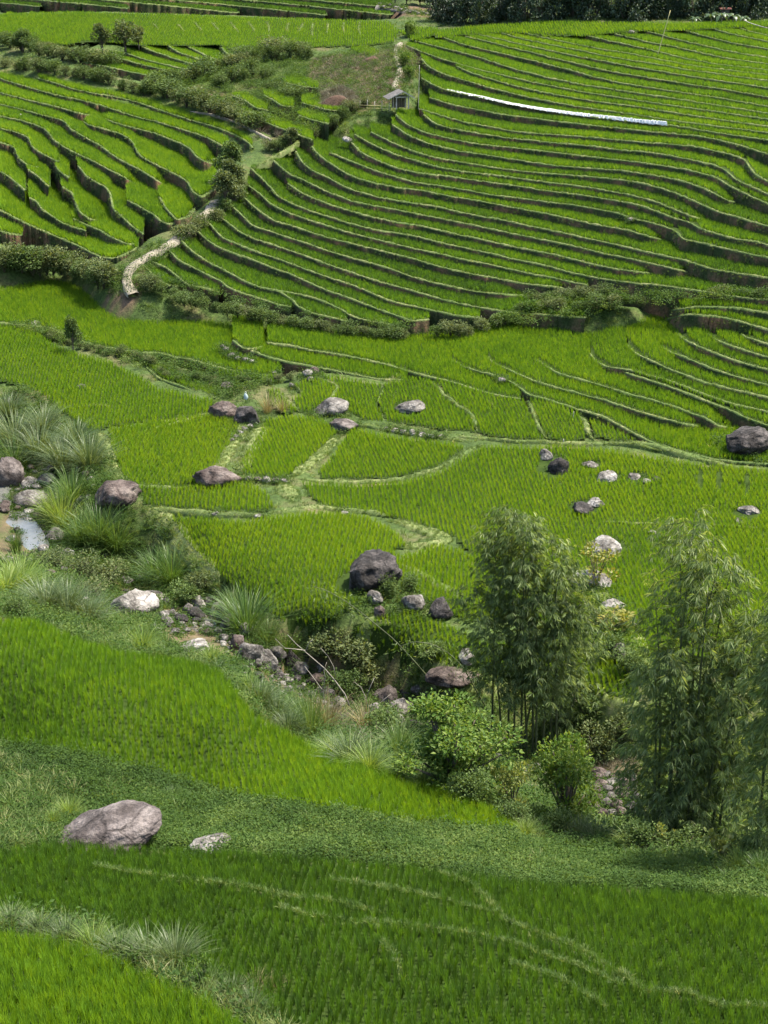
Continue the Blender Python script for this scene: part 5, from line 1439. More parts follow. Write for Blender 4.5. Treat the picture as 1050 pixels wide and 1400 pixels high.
# small trees
def tree_meshes(seed, mat, n=1800, lobes=9, trunk_h=0.35, leaf=(0.05, 0.09), spread=0.34):
    r = np.random.default_rng(seed)
    tr, cr = MB(), MB()
    tr.tube([(0, 0, -0.05), (0.01, 0.01, trunk_h * 0.6), (0.0, 0.02, trunk_h), (0.02, 0, 0.75)], [0.035, 0.028, 0.022, 0.006], 7)
    cs = []
    for i in range(lobes):
        a = i * 2.4 + r.uniform(-.4, .4); t = r.uniform(0, 1)
        q = spread * (0.35 + 0.65 * r.random()) * (1.0 - 0.45 * t)
        c = np.array([math.cos(a) * q, math.sin(a) * q, trunk_h + 0.08 + t * (0.86 - trunk_h)]); cs.append((c, r.uniform(0.10, 0.18)))
        z0 = trunk_h * r.uniform(0.55, 1.0)
        tr.tube([(0, 0, z0), tuple(c * np.array([.5, .5, 0]) + np.array([0, 0, (z0 + c[2]) / 2])), tuple(c)], [0.016, 0.011, 0.004], 5)
    B, D = [], []
    for i in range(n):
        c, rad = cs[r.integers(0, lobes)]
        d = r.normal(size=3); d /= np.linalg.norm(d)
        B.append(c + d * rad * (0.4 + 0.75 * r.random() ** 0.5)); D.append(d * 0.7 + r.normal(size=3) * 0.6)
    L = r.uniform(leaf[0], leaf[1], n)
    add_leaves(cr, np.array(B), np.array(D), L, L * 0.55, r)
    return [('trunk', tr.mesh('trunk', M['bark'])), ('crown', cr.mesh('crown', M[mat]))]
TREES = {k: [tree_meshes(220 + 7 * i, k) for i in range(3)] for k in ('bush', 'bushgrey')}
def tree(px, py, hpx, mat, label, group=None, wide=1.0, name='small_tree', cat='tree', meshes=None):
    p = at(px, py, -0.1); s = hpx / ppm(p)
    plant_copy(meshes or random.choice(TREES[mat]), name, label, cat, p, (s * wide, s * wide, s), random.uniform(0, 6.28), group)
tree(316, 246, 52, 'bush', 'round-topped small tree beside the path on the left hillside', wide=1.05)
tree(318, 262, 44, 'bushgrey', 'bushy small tree just below the round-topped tree', wide=1.2)
tree(308, 280, 44, 'bushgrey', 'pale bushy tree at the path above the short pale stretch', wide=1.3)
tree(100, 482, 48, 'bush', 'lone small tree standing in the valley ditch', wide=0.75)
tree(172, 72, 44, 'bushgrey', 'largest round tree in the far hedge on the plateau edge', wide=1.1)
tree(140, 74, 40, 'bushgrey', 'round tree left of the largest far hedge tree', wide=1.0)
tree(190, 66, 28, 'bushgrey', 'small round tree at the right end of the far hedge', wide=1.1)
tree(32, 70, 28, 'bush', 'spreading tree at the left end of the far hedge', wide=1.5)
tree(398, 198, 24, 'bushgrey', 'low spreading tree at the head of the path', wide=1.5)
tree(556, 52, 18, 'bush', 'thin young tree where the stone path tops out', wide=0.6)

# bare branching shrub
def bare_branches():
    p = at(470, 985); s = ppm(p)
    t = thing('bare_shrub', 'dead pale-barked shrub with bare crooked branches by the stream', 'shrub', p)
    def q(px, py, d=0.0):
        return ((px - 470) / s, d, (985 - py) / s / 0.93)
    lines = [[(478, 960), (472, 945), (458, 925), (445, 908), (432, 895), (420, 884), (408, 874), (396, 862)],
             [(420, 884), (405, 882), (392, 880), (380, 866)], [(460, 922), (457, 905), (450, 890), (440, 878)],
             [(452, 1000), (448, 975), (444, 950), (442, 938), (430, 922), (418, 906)], [(442, 938), (446, 920), (444, 910), (448, 900)],
             [(503, 960), (500, 948), (494, 935), (485, 928)], [(501, 950), (506, 935), (512, 922)], [(420, 884), (424, 874), (430, 868)],
             [(486, 1000), (500, 975), (520, 955), (534, 942)], [(470, 1000), (478, 980), (484, 965)]]
    for i, l in enumerate(lines):
        mb = MB(); d0 = random.uniform(-0.6, 0.6) if i else 0
        n = len(l)
        base = 0.036 if i in (0, 3) else 0.022
        mb.tube([q(x, y, -0.3 + 0.1 * math.sin(k + i)) for k, (x, y) in enumerate(l)], [base * (1 - 0.75 * k / n) for k in range(n)], 6)
        link('branch', mb.mesh('branch', M['palebark']), t)
bare_branches()

# ------------------------------------------------------------------ bamboo
def bamboo_clump(px, py, culms, label, seed, leafy=(0.32, 1.0), mat='bamboo', leaf_n=46, spread=0.8, cmat='culm', name='bamboo_clump', droop=0.6, br=1.25, hk=1.04):
    """culms: (foot dx px, top dx px, height px, depth lean m); each culm a part, its foliage a part of its own"""
    r = np.random.default_rng(seed)
    p = at(px, py, -0.1); s = ppm(p)
    t = thing(name, label, 'bamboo', p)
    for (fx, tx, hp, dy) in culms:
        h = hp * hk / s / 0.93
        f = np.array([fx / s, r.uniform(-spread, spread), 0.0]); top = np.array([tx / s, f[1] + dy, h])
        N = 22
        pts = []
        for i in range(N):
            u = i / (N - 1)
            q = f + (top - f) * np.array([u ** 1.9, u ** 1.7, u])
            q[2] = h * (u - 0.07 * u ** 5) * 1.0
            pts.append(q)
        mb = MB(); mb.tube(pts, [0.055 * (1 - 0.86 * i / (N - 1)) + 0.004 for i in range(N)], 6)
        for i in range(2, N - 4, 2):       # joints
            a, b = pts[i], pts[i + 1]; d = (b - a) / np.linalg.norm(b - a) * 0.02
            rad = 0.055 * (1 - 0.86 * i / (N - 1)) + 0.012
            mb.tube([a - d, a + d], [rad, rad], 6)
        c = link('culm', mb.mesh('culm', M[cmat]), t)
        lb, tw = MB(), MB()
        B, D, LL = [], [], []
        nodes = np.linspace(leafy[0], leafy[1], 20)
        for u in nodes:
            k = u * (N - 1); i0 = min(int(k), N - 2); base = pts[i0] + (pts[i0 + 1] - pts[i0]) * (k - i0)
            for _ in range(2):
                a = r.uniform(0, 6.28)
                ln = br * r.uniform(0.5, 1.1) * (1.1 - 0.65 * u) * (0.55 + 0.9 * min(1, (u - leafy[0]) * 4 + 0.2))
                d = np.array([math.cos(a), math.sin(a), 0.55])
                bp = []
                for j in range(6):
                    w = j / 5
                    bp.append(base + d * ln * w + np.array([0, 0, -droop * ln * w * w * 1.6]))
                tw.tube(bp, [0.010, 0.008, 0.006, 0.005, 0.004, 0.003], 3)
                for j in range(leaf_n // 7):
                    w = r.uniform(0.15, 1.0) ** 0.7; k2 = w * 5; i2 = min(int(k2), 4)
                    q = bp[i2] + (bp[i2 + 1] - bp[i2]) * (k2 - i2)
                    q = q + r.normal(0, 0.16, 3) * (0.4 + w)
                    fa = a + r.normal(0, 0.8); fd = np.array([math.cos(fa), math.sin(fa), -0.25 + r.normal(0, 0.25)]); fs = np.array([-math.sin(fa), math.cos(fa), 0])
                    for m_ in range(8):
                        o_ = (m_ - 3.5) / 3.5
                        B.append(q + fd * 0.05 * r.random() + fs * o_ * 0.03); D.append(fd * (1 - 0.35 * abs(o_)) + fs * o_ * 0.95 + np.array([0, 0, -0.45 - 0.3 * r.random()]) + r.normal(0, 0.12, 3)); LL.append(r.uniform(0.22, 0.42))
        LL = np.array(LL)
        add_leaves(lb, np.array(B), np.array(D), LL, LL * r.uniform(0.10, 0.14, len(LL)), r, 0, 0.3)
        c2 = link('twigs', tw.mesh('twigs', M[cmat]), c)
        link('foliage', lb.mesh('foliage', M[mat]), c)
    return t
bamboo_clump(725, 1035, [(-52, -52, 290, 0.3), (-40, -82, 250, -0.4), (-30, -40, 345, 0.2), (-14, -22, 350, -0.5), (-6, -60, 320, 0.6), (6, -12, 330, 0.4), (16, 30, 290, -0.5), (26, 50, 270, 0.3), (-22, -4, 318, 0.8), (34, 20, 300, 0.9), (-10, 62, 240, -0.8), (2, -35, 352, 0.5)],
             'tall feathery bamboo clump with many dark upright stems', 31, leafy=(0.34, 1.0), leaf_n=64, br=1.55)
bamboo_clump(760, 1020, [(0, 30, 200, -0.3), (14, 62, 190, 0.3), (-8, 40, 150, 0.6)], 'short leaning bamboo shoots right of the many-stemmed clump', 32, leafy=(0.15, 1.0), leaf_n=26, name='bamboo_shoots', br=0.9)
bamboo_clump(935, 1150, [(-26, -14, 440, 0.2), (-14, -32, 420, 0.6), (0, 4, 415, -0.3), (10, 42, 370, 0.4), (20, 75, 345, -0.5), (-34, -56, 330, 0.3), (34, 96, 335, 0.5), (-44, -58, 250, -0.6), (6, -10, 400, 0.9), (26, 62, 300, -0.9), (44, 110, 300, 0.2), (-8, 24, 390, -0.7), (-20, -45, 280, -1.0), (40, 90, 240, -1.0)],
             'dense dark bamboo clump, the broader of the two tall ones', 33, leafy=(0.10, 1.0), leaf_n=62, br=1.7, hk=1.1)
bamboo_clump(1065, 1175, [(-14, -26, 455, 0.3), (0, -12, 430, -0.4), (12, 4, 470, 0.5), (-24, -38, 330, -0.6), (6, -30, 270, -0.9)], 'bamboo clump cut by the right edge of the view', 34, leafy=(0.12, 1.0), leaf_n=58)
def arching_culm(pts_px, depth, label, seed, leaf_from=0.35, leaf_n=26):
    r = np.random.default_rng(seed)
    p = at(*pts_px[0], 0.0); s = ppm(p)
    t = thing('arching_bamboo', label, 'bamboo', p)
    P = [np.array([(x - pts_px[0][0]) / s, depth * k / len(pts_px), (pts_px[0][1] - y) / s / 0.95]) for k, (x, y) in enumerate(pts_px)]
    tt = np.linspace(0, len(P) - 1, 20); P = [np.array([np.interp(a, range(len(P)), [q[c] for q in P]) for c in range(3)]) for a in tt]
    mb = MB(); mb.tube(P, [0.04 * (1 - 0.85 * i / 19) + 0.004 for i in range(20)], 6)
    link('culm', mb.mesh('culm', M['culm']), t)
    B, D = [], []
    for i in range(int(20 * leaf_from), 20):
        for _ in range(leaf_n):
            off_ = r.normal(0, 0.28, 3); off_[2] *= 0.8; off_[2] -= 0.12
            B.append(P[i] + off_); o_ = r.normal(0, 0.6, 3); o_[2] = -0.4 + r.normal(0, 0.3); D.append(o_)
    L = r.uniform(0.16, 0.32, len(B)); lb = MB(); add_leaves(lb, np.array(B), np.array(D), L, L * 0.15, r)
    link('foliage', lb.mesh('foliage', M['bamboo']), t)
arching_culm([(592, 935), (575, 912), (555, 888), (535, 866), (515, 848), (495, 830), (472, 812), (450, 798), (428, 790)], -0.6, 'bamboo culm arching far out over the big paddy', 41, 0.62, 24)
arching_culm([(668, 972), (655, 950), (642, 925), (630, 904), (612, 886), (590, 872), (565, 868), (545, 874)], -0.5, 'shorter arching bamboo culm beside the white rock', 42, 0.45, 12)

# ------------------------------------------------------------------ dark wood on the crest
FOREST = [tree_meshes(400 + i, 'forest', 3200, 14, 0.18, (0.04, 0.075), 0.42) for i in range(4)]
FORESTL = [tree_meshes(420 + i, 'forestlight', 2600, 12, 0.2, (0.04, 0.075), 0.40) for i in range(2)]
fr = np.random.default_rng(77)
fx = 606.0; k = 0
front = []
while fx < 1062:
    front.append(fx); fx += fr.uniform(19, 27)
for i, x in enumerate(front):
    crest = np.interp(x, [600, 640, 700, 750, 850, 950, 1060], [33, 38, 34, 30, 31, 32, 29])
    p = pt(np.array([x]), np.array([crest]))[0]
    p = Vector((p[0] * 1.012, p[1] + 2.5 + fr.uniform(0, 2), p[2] - 1.7))
    sc = fr.uniform(5.0, 7.0)
    light = x in front and (int(x) % 5 == 0 or 770 < x < 860 and i % 2 == 0)
    ms = random.choice(FORESTL if light else FOREST)
    plant_copy(ms, 'forest_tree', f'{"lighter" if light else "dark"} dense tree at the front of the wood beyond the crest, {nth(i)} from the left', 'tree', p, (sc * fr.uniform(.8, 1.0), sc * .9, sc), fr.uniform(0, 6.28), 'trees of the dark wood')
for i, x in enumerate(np.arange(600, 1070, 31)):
    p = pt(np.array([x]), np.array([22]))[0]
    p = Vector((p[0] * 1.09, p[1] + 22 + fr.uniform(0, 3), p[2] - 0.5)); sc = fr.uniform(9, 12)
    plant_copy(random.choice(FOREST), 'forest_tree', f'tall dark tree in the back row of the wood, {nth(i)} from the left', 'tree', p, (sc * .85, sc * .85, sc), fr.uniform(0, 6.28), 'trees of the dark wood')
for i, (x, y, h) in enumerate(((540, 2, 14), (556, 4, 16), (574, 6, 18), (592, 10, 22), (608, 18, 26), (622, 26, 24))):
    tree(x, y, h * 1.3, 'bush', f'dark tree beyond the rubble strip, {nth(i)} from the left', 'trees of the dark wood', 1.3, 'forest_tree', 'tree', FOREST[i % 4])

# banana plants at the edge of the wood
def banana(px, py, hpx, label, seed):
    r = np.random.default_rng(seed); p0 = pt(np.array([px]), np.array([py]))[0]
    p = Vector((p0[0], p0[1], p0[2] - 0.3)); h = hpx / ppm(p)
    t = thing('banana_plant', label, 'banana plant', p, 'banana plants by the wood')
    mb = MB(); mb.tube([(0, 0, 0), (0.02, 0, h * 0.3), (0, 0.03, h * 0.5)], [0.10, 0.085, 0.05], 7); link('stem', mb.mesh('stem', M['culm_pale']), t)
    for i in range(8):
        a = i * 0.8 + r.uniform(-.2, .2); d = np.array([math.cos(a), math.sin(a), 0]); sd = np.array([-math.sin(a), math.cos(a), 0])
        L = h * r.uniform(0.45, 0.65); up = r.uniform(0.5, 1.2)
        c = [np.array([0, 0, h * 0.48]) + d * L * w + np.array([0, 0, up * L * w - 1.1 * L * w * w]) for w in np.linspace(0, 1, 8)]
        wd = np.array([0.02, .08, .14, .17, .17, .14, .09, .01]) * L * 1.1
        rows = np.stack([[c[k_] - sd * wd[k_] + np.array([0, 0, -.04]) for k_ in range(8)], c, [c[k_] + sd * wd[k_] + np.array([0, 0, -.04]) for k_ in range(8)]])
        lm = MB(); lm.grid(rows); link('leaf', lm.mesh('leaf', M['banana']), t)
for i, (x, h) in enumerate(((950, 20), (972, 26), (986, 28), (1002, 26), (1016, 20))):
    banana(x, 32, h, f'pale-leaved banana plant at the edge of the wood, {nth(i)} from the left', 500 + i)
p = pt(np.array([993.0]), np.array([30.0]))[0]
hb = thing('farm_shed', 'tiny shed with a faded red roof among the banana plants', 'shed', Vector((p[0], p[1] + 1.2, p[2] + 0.2)))
mb = MB(); mb.box((0, 0, 0.55), (0.9, 0.8, 1.1)); link('wall', mb.mesh('wall', M['darkwood'], False), hb)
mb = MB(); mb.box((0, 0, 1.2), (1.3, 1.1, 0.14), 0, None); link('roof', mb.mesh('roof', M['redsheet'], False), hb)

# ------------------------------------------------------------------ hut, fence, poles, white sheeting
def hut():
    p = at(548, 148); s = ppm(p)
    t = thing('field_hut', 'small open-sided wooden hut with a grey pitched roof at the stone path', 'hut', p, rz=0.25)
    W, D, Hh = 1.7, 1.5, 1.25
    for x in (-0.62, 0.62):
        for y in (-0.6, 0.6):
            mb = MB(); mb.box((x, y, Hh / 2), (0.11, 0.11, Hh)); link('post', mb.mesh('post', M['wood'], False), t)
    mb = MB(); mb.box((0, -0.6, Hh - 0.08), (1.5, 0.10, 0.12)); link('beam', mb.mesh('beam', M['wood'], False), t)
    mb = MB(); mb.box((0, 0.6, Hh - 0.08), (1.5, 0.10, 0.12)); link('beam', mb.mesh('beam', M['wood'], False), t)
    for i in range(6):
        mb = MB(); mb.box((-0.62 + 0.25 * i, 0.68, 0.6), (0.235, 0.03, 1.2 + 0.05 * (i % 3))); link('wall_board', mb.mesh('wall_board', M['darkwood'], False), t)
    from mathutils import Euler
    for sgn, nm, ln in ((-1, 'roof_panel', 1.75), (1, 'roof_panel', 1.35)):
        ang = math.radians(24) * (1 if sgn < 0 else 1.25)
        e = Euler((0, -sgn * -ang * 1.0 if False else sgn * ang, 0))
        mb = MB()
        cx = sgn * math.cos(ang) * ln / 2; cz = Hh + 0.52 - math.sin(ang) * ln / 2
        mb.box((cx, 0, cz), (ln, 2.0, 0.05), 0, e)
        for k_ in range(7):
            mb.box((cx, -0.9 + 0.3 * k_, cz + 0.035), (ln - 0.04, 0.06, 0.03), 0, e)
        link(nm, mb.mesh(nm, M['roofgrey'], False), t)
        mb = MB(); mb.box((cx, -1.02, cz - 0.01), (ln, 0.05, 0.10), 0, e); link('barge_board', mb.mesh('barge_board', M['wood'], False), t)
hut()
def fence():
    p = at(492, 148)
    t = thing('wooden_fence', 'low rail fence of thin pale poles left of the hut', 'fence', p)
    q = at(532, 150)
    d = q - p
    for i in range(5):
        f = i / 4
        mb = MB(); mb.tube([(d.x * f, d.y * f, d.z * f - 0.2), (d.x * f + 0.03, d.y * f, d.z * f + 0.75 + 0.15 * (i % 2))], [0.035, 0.03], 6); link('post', mb.mesh('post', M['wood']), t)
    for hgt in (0.35, 0.08):
        mb = MB(); mb.tube([(-0.3, 0, hgt - 0.05), (d.x * .5, d.y * .5 - 0.05, d.z * .5 + hgt), (d.x + 0.1, d.y, d.z + hgt)], [0.035, 0.035, 0.03], 6); link('rail', mb.mesh('rail', M['bambooyellow']), t)
fence()
def pole(px0, py0, px1, py1, rad, mat, label, lean=0.0):
    p = at(px0, py0); s = ppm(p)
    mb = MB(); n = 7
    mb.tube([((px1 - px0) / s * i / (n - 1), lean * i / (n - 1), -0.2 + ((py0 - py1) / s / 0.97 + 0.2) * i / (n - 1)) for i in range(n)], [rad * (1 - 0.4 * i / (n - 1)) for i in range(n)], 6)
    o = link('bamboo_pole', mb.mesh('bamboo_pole', M[mat])); o.location = p; o['label'] = label; o['category'] = 'pole'
pole(898, 77, 913, 18, 0.05, 'bambooyellow', 'tall thin leaning bamboo pole near the hill crest')
pole(572, 148, 573, 92, 0.035, 'wood', 'thin upright pole right of the hut')
pole(783, 576, 784, 562, 0.03, 'wood', 'thin short stake in the last small paddy')
pole(771, 607, 770, 600, 0.05, 'wood', 'short stake on the bund below the small paddies')

def sheeting():
    l = P2('611,124 636,129 661,134 690,141 721,147 750,152 793,158 836,163 879,168 911,171')
    xs, ys = smooth_line(l, 1.2)
    z0 = pt(xs, ys)[:, 2]; z = np.polyval(np.polyfit(xs, z0, 2), xs)
    F = pt(xs, ys, z)
    r = np.random.default_rng(3)
    n = len(F)
    hgt = np.interp(xs, [611, 640, 700, 760, 911], [0.10, 0.07, 0.08, 0.15, 0.22]) * r.uniform(0.7, 1.25, n)
    a = F.copy(); a[:, 1] -= 0.5; a[:, 2] += 0.10 - 0.12 * r.random(n)
    b = F.copy(); b[:, 1] -= 0.45; b[:, 2] += hgt * 0.55
    c = F.copy(); c[:, 1] -= 0.20 + 0.08 * r.random(n); c[:, 2] += hgt + 0.12
    d = F.copy(); d[:, 1] += 0.1; d[:, 2] += hgt + 0.10
    e = F.copy(); e[:, 1] += 0.14; e[:, 2] += 0.0
    mb = MB(); mb.grid([a, b, c, d, e])
    o = link('plastic_sheeting', mb.mesh('plastic_sheeting', M['whitesheet'], False)); o['label'] = 'long crumpled strip of white sheeting along a terrace edge'; o['category'] = 'sheeting'
sheeting()
def pipe():
    P = pt(np.array([1016, 1022, 1030, 1040, 1052.]), np.array([34, 37, 40, 43, 46.]))
    mb = MB(); mb.tube([q + np.array([0, -0.3, 0.55]) for q in P], [0.04] * 5, 6)
    o = link('water_pipe', mb.mesh('water_pipe', M['wood'])); o['label'] = 'pale water pipe laid round the last terrace of the crest'; o['category'] = 'pipe'
pipe()
# thing on the black boulder and cloth by the water
p = at(336, 566)
mb = MB(); r = np.random.default_rng(4)
rows = []
for z_, w_ in ((0, .16), (.15, .2), (.3, .17), (.45, .13), (.55, .06)):
    rows.append([(w_ * math.cos(a) * (1 + .25 * math.sin(3 * a + z_ * 9)), w_ * .8 * math.sin(a), z_ + .03 * math.sin(2 * a)) for a in np.linspace(0, 2 * math.pi, 13)])
mb.grid(rows); mb.add(rows[-1][:-1], [tuple(range(12))])
bag = thing('plastic_bag', 'small teal and white bag standing on the black boulder', 'bag', p + Vector((0.0, 0.35, 0.95)), None, 0, 0.75)
link('bag_body', mb.mesh('bag_body', M['teal']), bag)
mb = MB(); mb.tube([(-.08, 0, .5), (-.06, 0, .64), (0, 0, .70), (.06, 0, .64), (.08, 0, .5)], [.022] * 5, 6); link('handle', mb.mesh('handle', M['whitesheet']), bag)
p = at(54, 716)
mb = MB(); gxx, gyy = np.meshgrid(np.linspace(-.75, .75, 16), np.linspace(-.28, .28, 7))
mb.grid(np.stack([gxx, gyy, 0.22 + 0.10 * np.sin(gxx * 5) * np.cos(gyy * 7) - 0.5 * gyy ** 2 - 0.12 * np.abs(gxx)], -1))
o = link('cloth', mb.mesh('cloth', M['navy'])); o.location = p; o['label'] = 'dark blue cloth lying over a rock in the stream'; o['category'] = 'cloth'

# heap of red soil with dry brush
def mound(px, py, w, h, mat, label, name):
    p = at(px, py); s = ppm(p); R = w / s / 2; Hm = h / s
    rows = []
    for i in range(9):
        t_ = i / 8
        ring = []
        for a in np.linspace(0, 2 * math.pi, 33):
            x, y = math.cos(a) * R * (1 - t_), math.sin(a) * R * 0.7 * (1 - t_)
            z = Hm * (1 - (1 - t_) ** 2) * (0.8 + 0.5 * float(noise2(p.x + x * 1.3, p.y + y * 1.3))) - 0.3 * (1 - t_) ** 4
            ring.append((x, y, z))
        rows.append(ring)
    mb = MB(); mb.grid(rows)
    o = link(name, mb.mesh(name, M[mat])); o.location = p; o['label'] = label; o['category'] = 'heap'
mound(462, 146, 64, 13, 'redsoil', 'heap of reddish brown soil and brush left of the fence', 'soil_heap')
mound(280, 133, 40, 6, 'redsoil', 'bare red soil bank at the head of the gully hedge', 'soil_bank')
mound(508, 84, 34, 6, 'redsoil', 'bare brown soil patch under the top paddy by the path', 'soil_bank')

# ------------------------------------------------------------------ uncountable plants
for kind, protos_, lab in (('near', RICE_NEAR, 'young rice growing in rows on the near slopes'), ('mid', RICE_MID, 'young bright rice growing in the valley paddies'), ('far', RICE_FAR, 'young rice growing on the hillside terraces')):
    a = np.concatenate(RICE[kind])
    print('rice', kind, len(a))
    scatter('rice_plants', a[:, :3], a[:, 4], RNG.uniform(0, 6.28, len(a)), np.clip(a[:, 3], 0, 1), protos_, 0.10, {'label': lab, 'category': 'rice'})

def cover(poly, dens, lift=0.0, avoid=(), prob=None):
    a = np.array(P2(poly) if isinstance(poly, str) else poly); W = pt(a[:, 0], a[:, 1])
    x0, y0 = W[:, :2].min(0); x1, y1 = W[:, :2].max(0)
    n = int((x1 - x0) * (y1 - y0) * dens)
    x = RNG.uniform(x0, x1, n); y = RNG.uniform(y0, y1, n); z = H(x, y)
    qx, qy = proj(x, y, z)
    ok = pip(a, qx, qy)
    for q in avoid: ok &= ~pip(q, qx, qy)
    if prob is not None: ok &= RNG.random(n) < prob(x, y)
    z = z + (fbm2(x * 0.45, y * 0.45) - 0.5) * 0.44 + (fbm2(x * 1.3 + 5, y * 1.3) - 0.5) * 0.2
    return np.stack([x[ok], y[ok], z[ok] + lift], 1)
VINES = '-5,1058 40,1062 100,1062 160,1072 230,1085 330,1106 480,1128 600,1143 720,1152 830,1152 900,1187 980,1200 1060,1210 1060,1236 900,1226 750,1216 600,1196 480,1181 350,1173 250,1165 130,1152 80,1157 -5,1168'
VINES2 = '-5,1020 100,1036 200,1058 330,1093 450,1113 560,1127 700,1142 720,1152 600,1143 480,1128 330,1106 230,1085 160,1072 100,1062 -5,1058'
v = np.concatenate([cover(VINES, 30), cover(VINES2, 30)])
tint = 0.42 + 0.9 * (fbm2(v[:, 0] * 0.35, v[:, 1] * 0.35) - 0.5) + RNG.normal(0, 0.08, len(v))
vm = cover(VINES, 3.2); vt = np.clip(0.45 + 0.9 * (fbm2(vm[:, 0] * 0.4 + 9, vm[:, 1] * 0.4) - 0.5) + RNG.normal(0, 0.15, len(vm)), 0, 1)
scatter('bank_weeds', vm, RNG.uniform(0.5, 1.1, len(vm)), RNG.uniform(0, 6.28, len(vm)), vt, WEED + LONG_GRASS[:2], 0.25, {'label': 'taller weeds and grass blades among the creeping vines', 'category': 'weeds'})
scatter('creeping_vines', v, RNG.uniform(0.8, 1.5, len(v)), RNG.uniform(0, 6.28, len(v)), np.clip(tint, 0, 1), VINE, 0.25, {'label': 'dense low creeping vines covering the near bank', 'category': 'vines'})
lg = cover('-5,1040 60,1050 100,1080 110,1120 80,1158 -5,1168', 9)
STREAMSIDE = '-5,540 30,532 60,548 100,580 130,592 145,612 155,640 168,660 190,690 230,712 262,760 300,802 380,856 430,866 480,885 560,912 640,925 700,945 760,958 830,985 900,1000 1060,1005 1060,1210 980,1200 900,1187 830,1152 720,1145 680,1112 600,1083 520,1058 450,1034 400,1013 355,988 330,962 300,922 250,908 170,898 110,880 50,853 -5,852'
WATER = [P2('-6,655 12,664 18,690 40,702 56,722 68,744 58,757 34,766 -6,772'), P2('215,838 262,830 300,828 330,845 345,880 320,905 285,893 235,885'), P2('325,880 380,895 440,910 475,945 470,990 400,960 345,930'), P2('806,1042 880,1036 888,1122 815,1130'), P2('110,640 55,640 20,650 15,690 45,700 100,690')]
g1 = cover(STREAMSIDE, 5.0, 0, WATER)
BANK = ['128,592 145,605 150,632 160,655 185,685 150,690 140,640 110,600', '185,690 230,712 262,760 302,802 285,812 245,770 215,730', '380,850 430,862 480,872 520,900 560,912 560,925 480,905 400,880', '300,562 360,565 345,605 330,650 290,655 310,612']
g1b = np.concatenate([cover(b, 14) for b in BANK])
FRONTBANK = '-5,1250 60,1256 120,1268 200,1297 270,1345 330,1370 385,1405 420,1480 390,1480 360,1430 300,1388 230,1356 160,1322 80,1292 -5,1284'
g1c = cover(FRONTBANK, 22)
FL = []
for s_ in ('520,1298 540,1318 548,1345', '600,1205 638,1218 665,1240 692,1268 720,1285', '380,1252 410,1262 480,1272 560,1277 640,1290 700,1302 740,1318 790,1335 850,1362', '690,1272 780,1305 850,1345 880,1370 940,1372 980,1390 1050,1392', '130,1195 180,1205 260,1215 340,1225 400,1240 460,1245 520,1262', '450,1215 560,1232 680,1262', '700,1330 760,1350 830,1392'):
    q_ = np.array(P2(s_)); m_ = int(np.hypot(*np.diff(q_, axis=0).T).sum() * 0.55); u_ = RNG.uniform(0, len(q_) - 1, m_)
    FL.append(pt(np.interp(u_, range(len(q_)), q_[:, 0]) + RNG.normal(0, 1.6, m_), np.interp(u_, range(len(q_)), q_[:, 1]) + RNG.normal(0, 1.0, m_)) + np.array([0, 0, 0.34]))
FL = np.concatenate(FL)
scatter('field_weeds', FL, RNG.uniform(0.35, 0.8, len(FL)), RNG.uniform(0, 6.28, len(FL)), np.clip(RNG.normal(0.36, 0.16, len(FL)), 0, 1), SHORT_GRASS, 0.2, {'label': 'pale grass lines growing along the low bunds of the dark field', 'category': 'grass'})
L = np.concatenate([lg, g1, g1c])
tint = 0.40 + 0.8 * (fbm2(L[:, 0] * 0.3 + 4, L[:, 1] * 0.3) - 0.5) + RNG.normal(0, 0.12, len(L))
tint[-len(g1c):] += 0.15; tint[:len(lg)] += 0.2
scatter('long_grass', L, RNG.uniform(0.55, 1.25, len(L)), RNG.uniform(0, 6.28, len(L)), np.clip(tint, 0, 1), LONG_GRASS, 0.2, {'label': 'long mixed grass along the stream and banks', 'category': 'grass'})
w = np.concatenate([cover(STREAMSIDE, 4.5, 0, WATER), cover('0,444 60,448 130,474 200,486 260,492 300,506 360,516 350,548 300,545 215,515 150,488 60,462', 5), cover('240,100 330,84 430,80 540,62 575,80 545,140 470,158 430,180 350,165 270,140 215,128', 3.0),
                    cover('860,404 1060,396 1060,410 960,412 890,420', 5), cover('690,432 760,408 850,398 900,402 870,414 820,430 700,444', 5), cover('186,380 300,408 400,430 560,452 560,444 440,436 300,402 200,372', 5), cover('130,385 165,360 205,345 240,325 290,280 310,285 250,335 200,372 186,412', 4), cover(FRONTBANK, 9), cover('780,780 830,810 870,860 885,930 850,905 800,830', 7)])
tint = 0.42 + 0.9 * (fbm2(w[:, 0] * 0.25 + 2, w[:, 1] * 0.25 + 6) - 0.5) + RNG.normal(0, 0.12, len(w))
scatter('weeds', w, RNG.uniform(0.6, 1.4, len(w)), RNG.uniform(0, 6.28, len(w)), np.clip(tint, 0, 1), WEED, 0.2, {'label': 'leafy weeds covering the rough ground', 'category': 'weeds'})
sc_ = np.concatenate([cover('430,80 500,74 545,62 556,62 575,80 560,108 540,128 500,148 455,148 425,120', 5), cover('440,132 470,126 492,140 488,150 440,150', 16, 0.5), cover('420,880 470,880 520,900 560,930 570,1000 500,1020 440,990', 4, 0.1), cover('810,1010 870,1000 880,1060 820,1060', 6), cover('280,140 330,150 400,180 410,200 370,200 340,185 290,160', 1.5)])
tint = 0.45 + 0.8 * (fbm2(sc_[:, 0] * 0.4, sc_[:, 1] * 0.4) - 0.5) + RNG.normal(0, 0.1, len(sc_))
scatter('dry_scrub', sc_, RNG.uniform(0.5, 1.2, len(sc_)), RNG.uniform(0, 6.28, len(sc_)), np.clip(tint, 0, 1), SCRUB, 0.3, {'label': 'dry brown brush on the bare slope', 'category': 'scrub'})

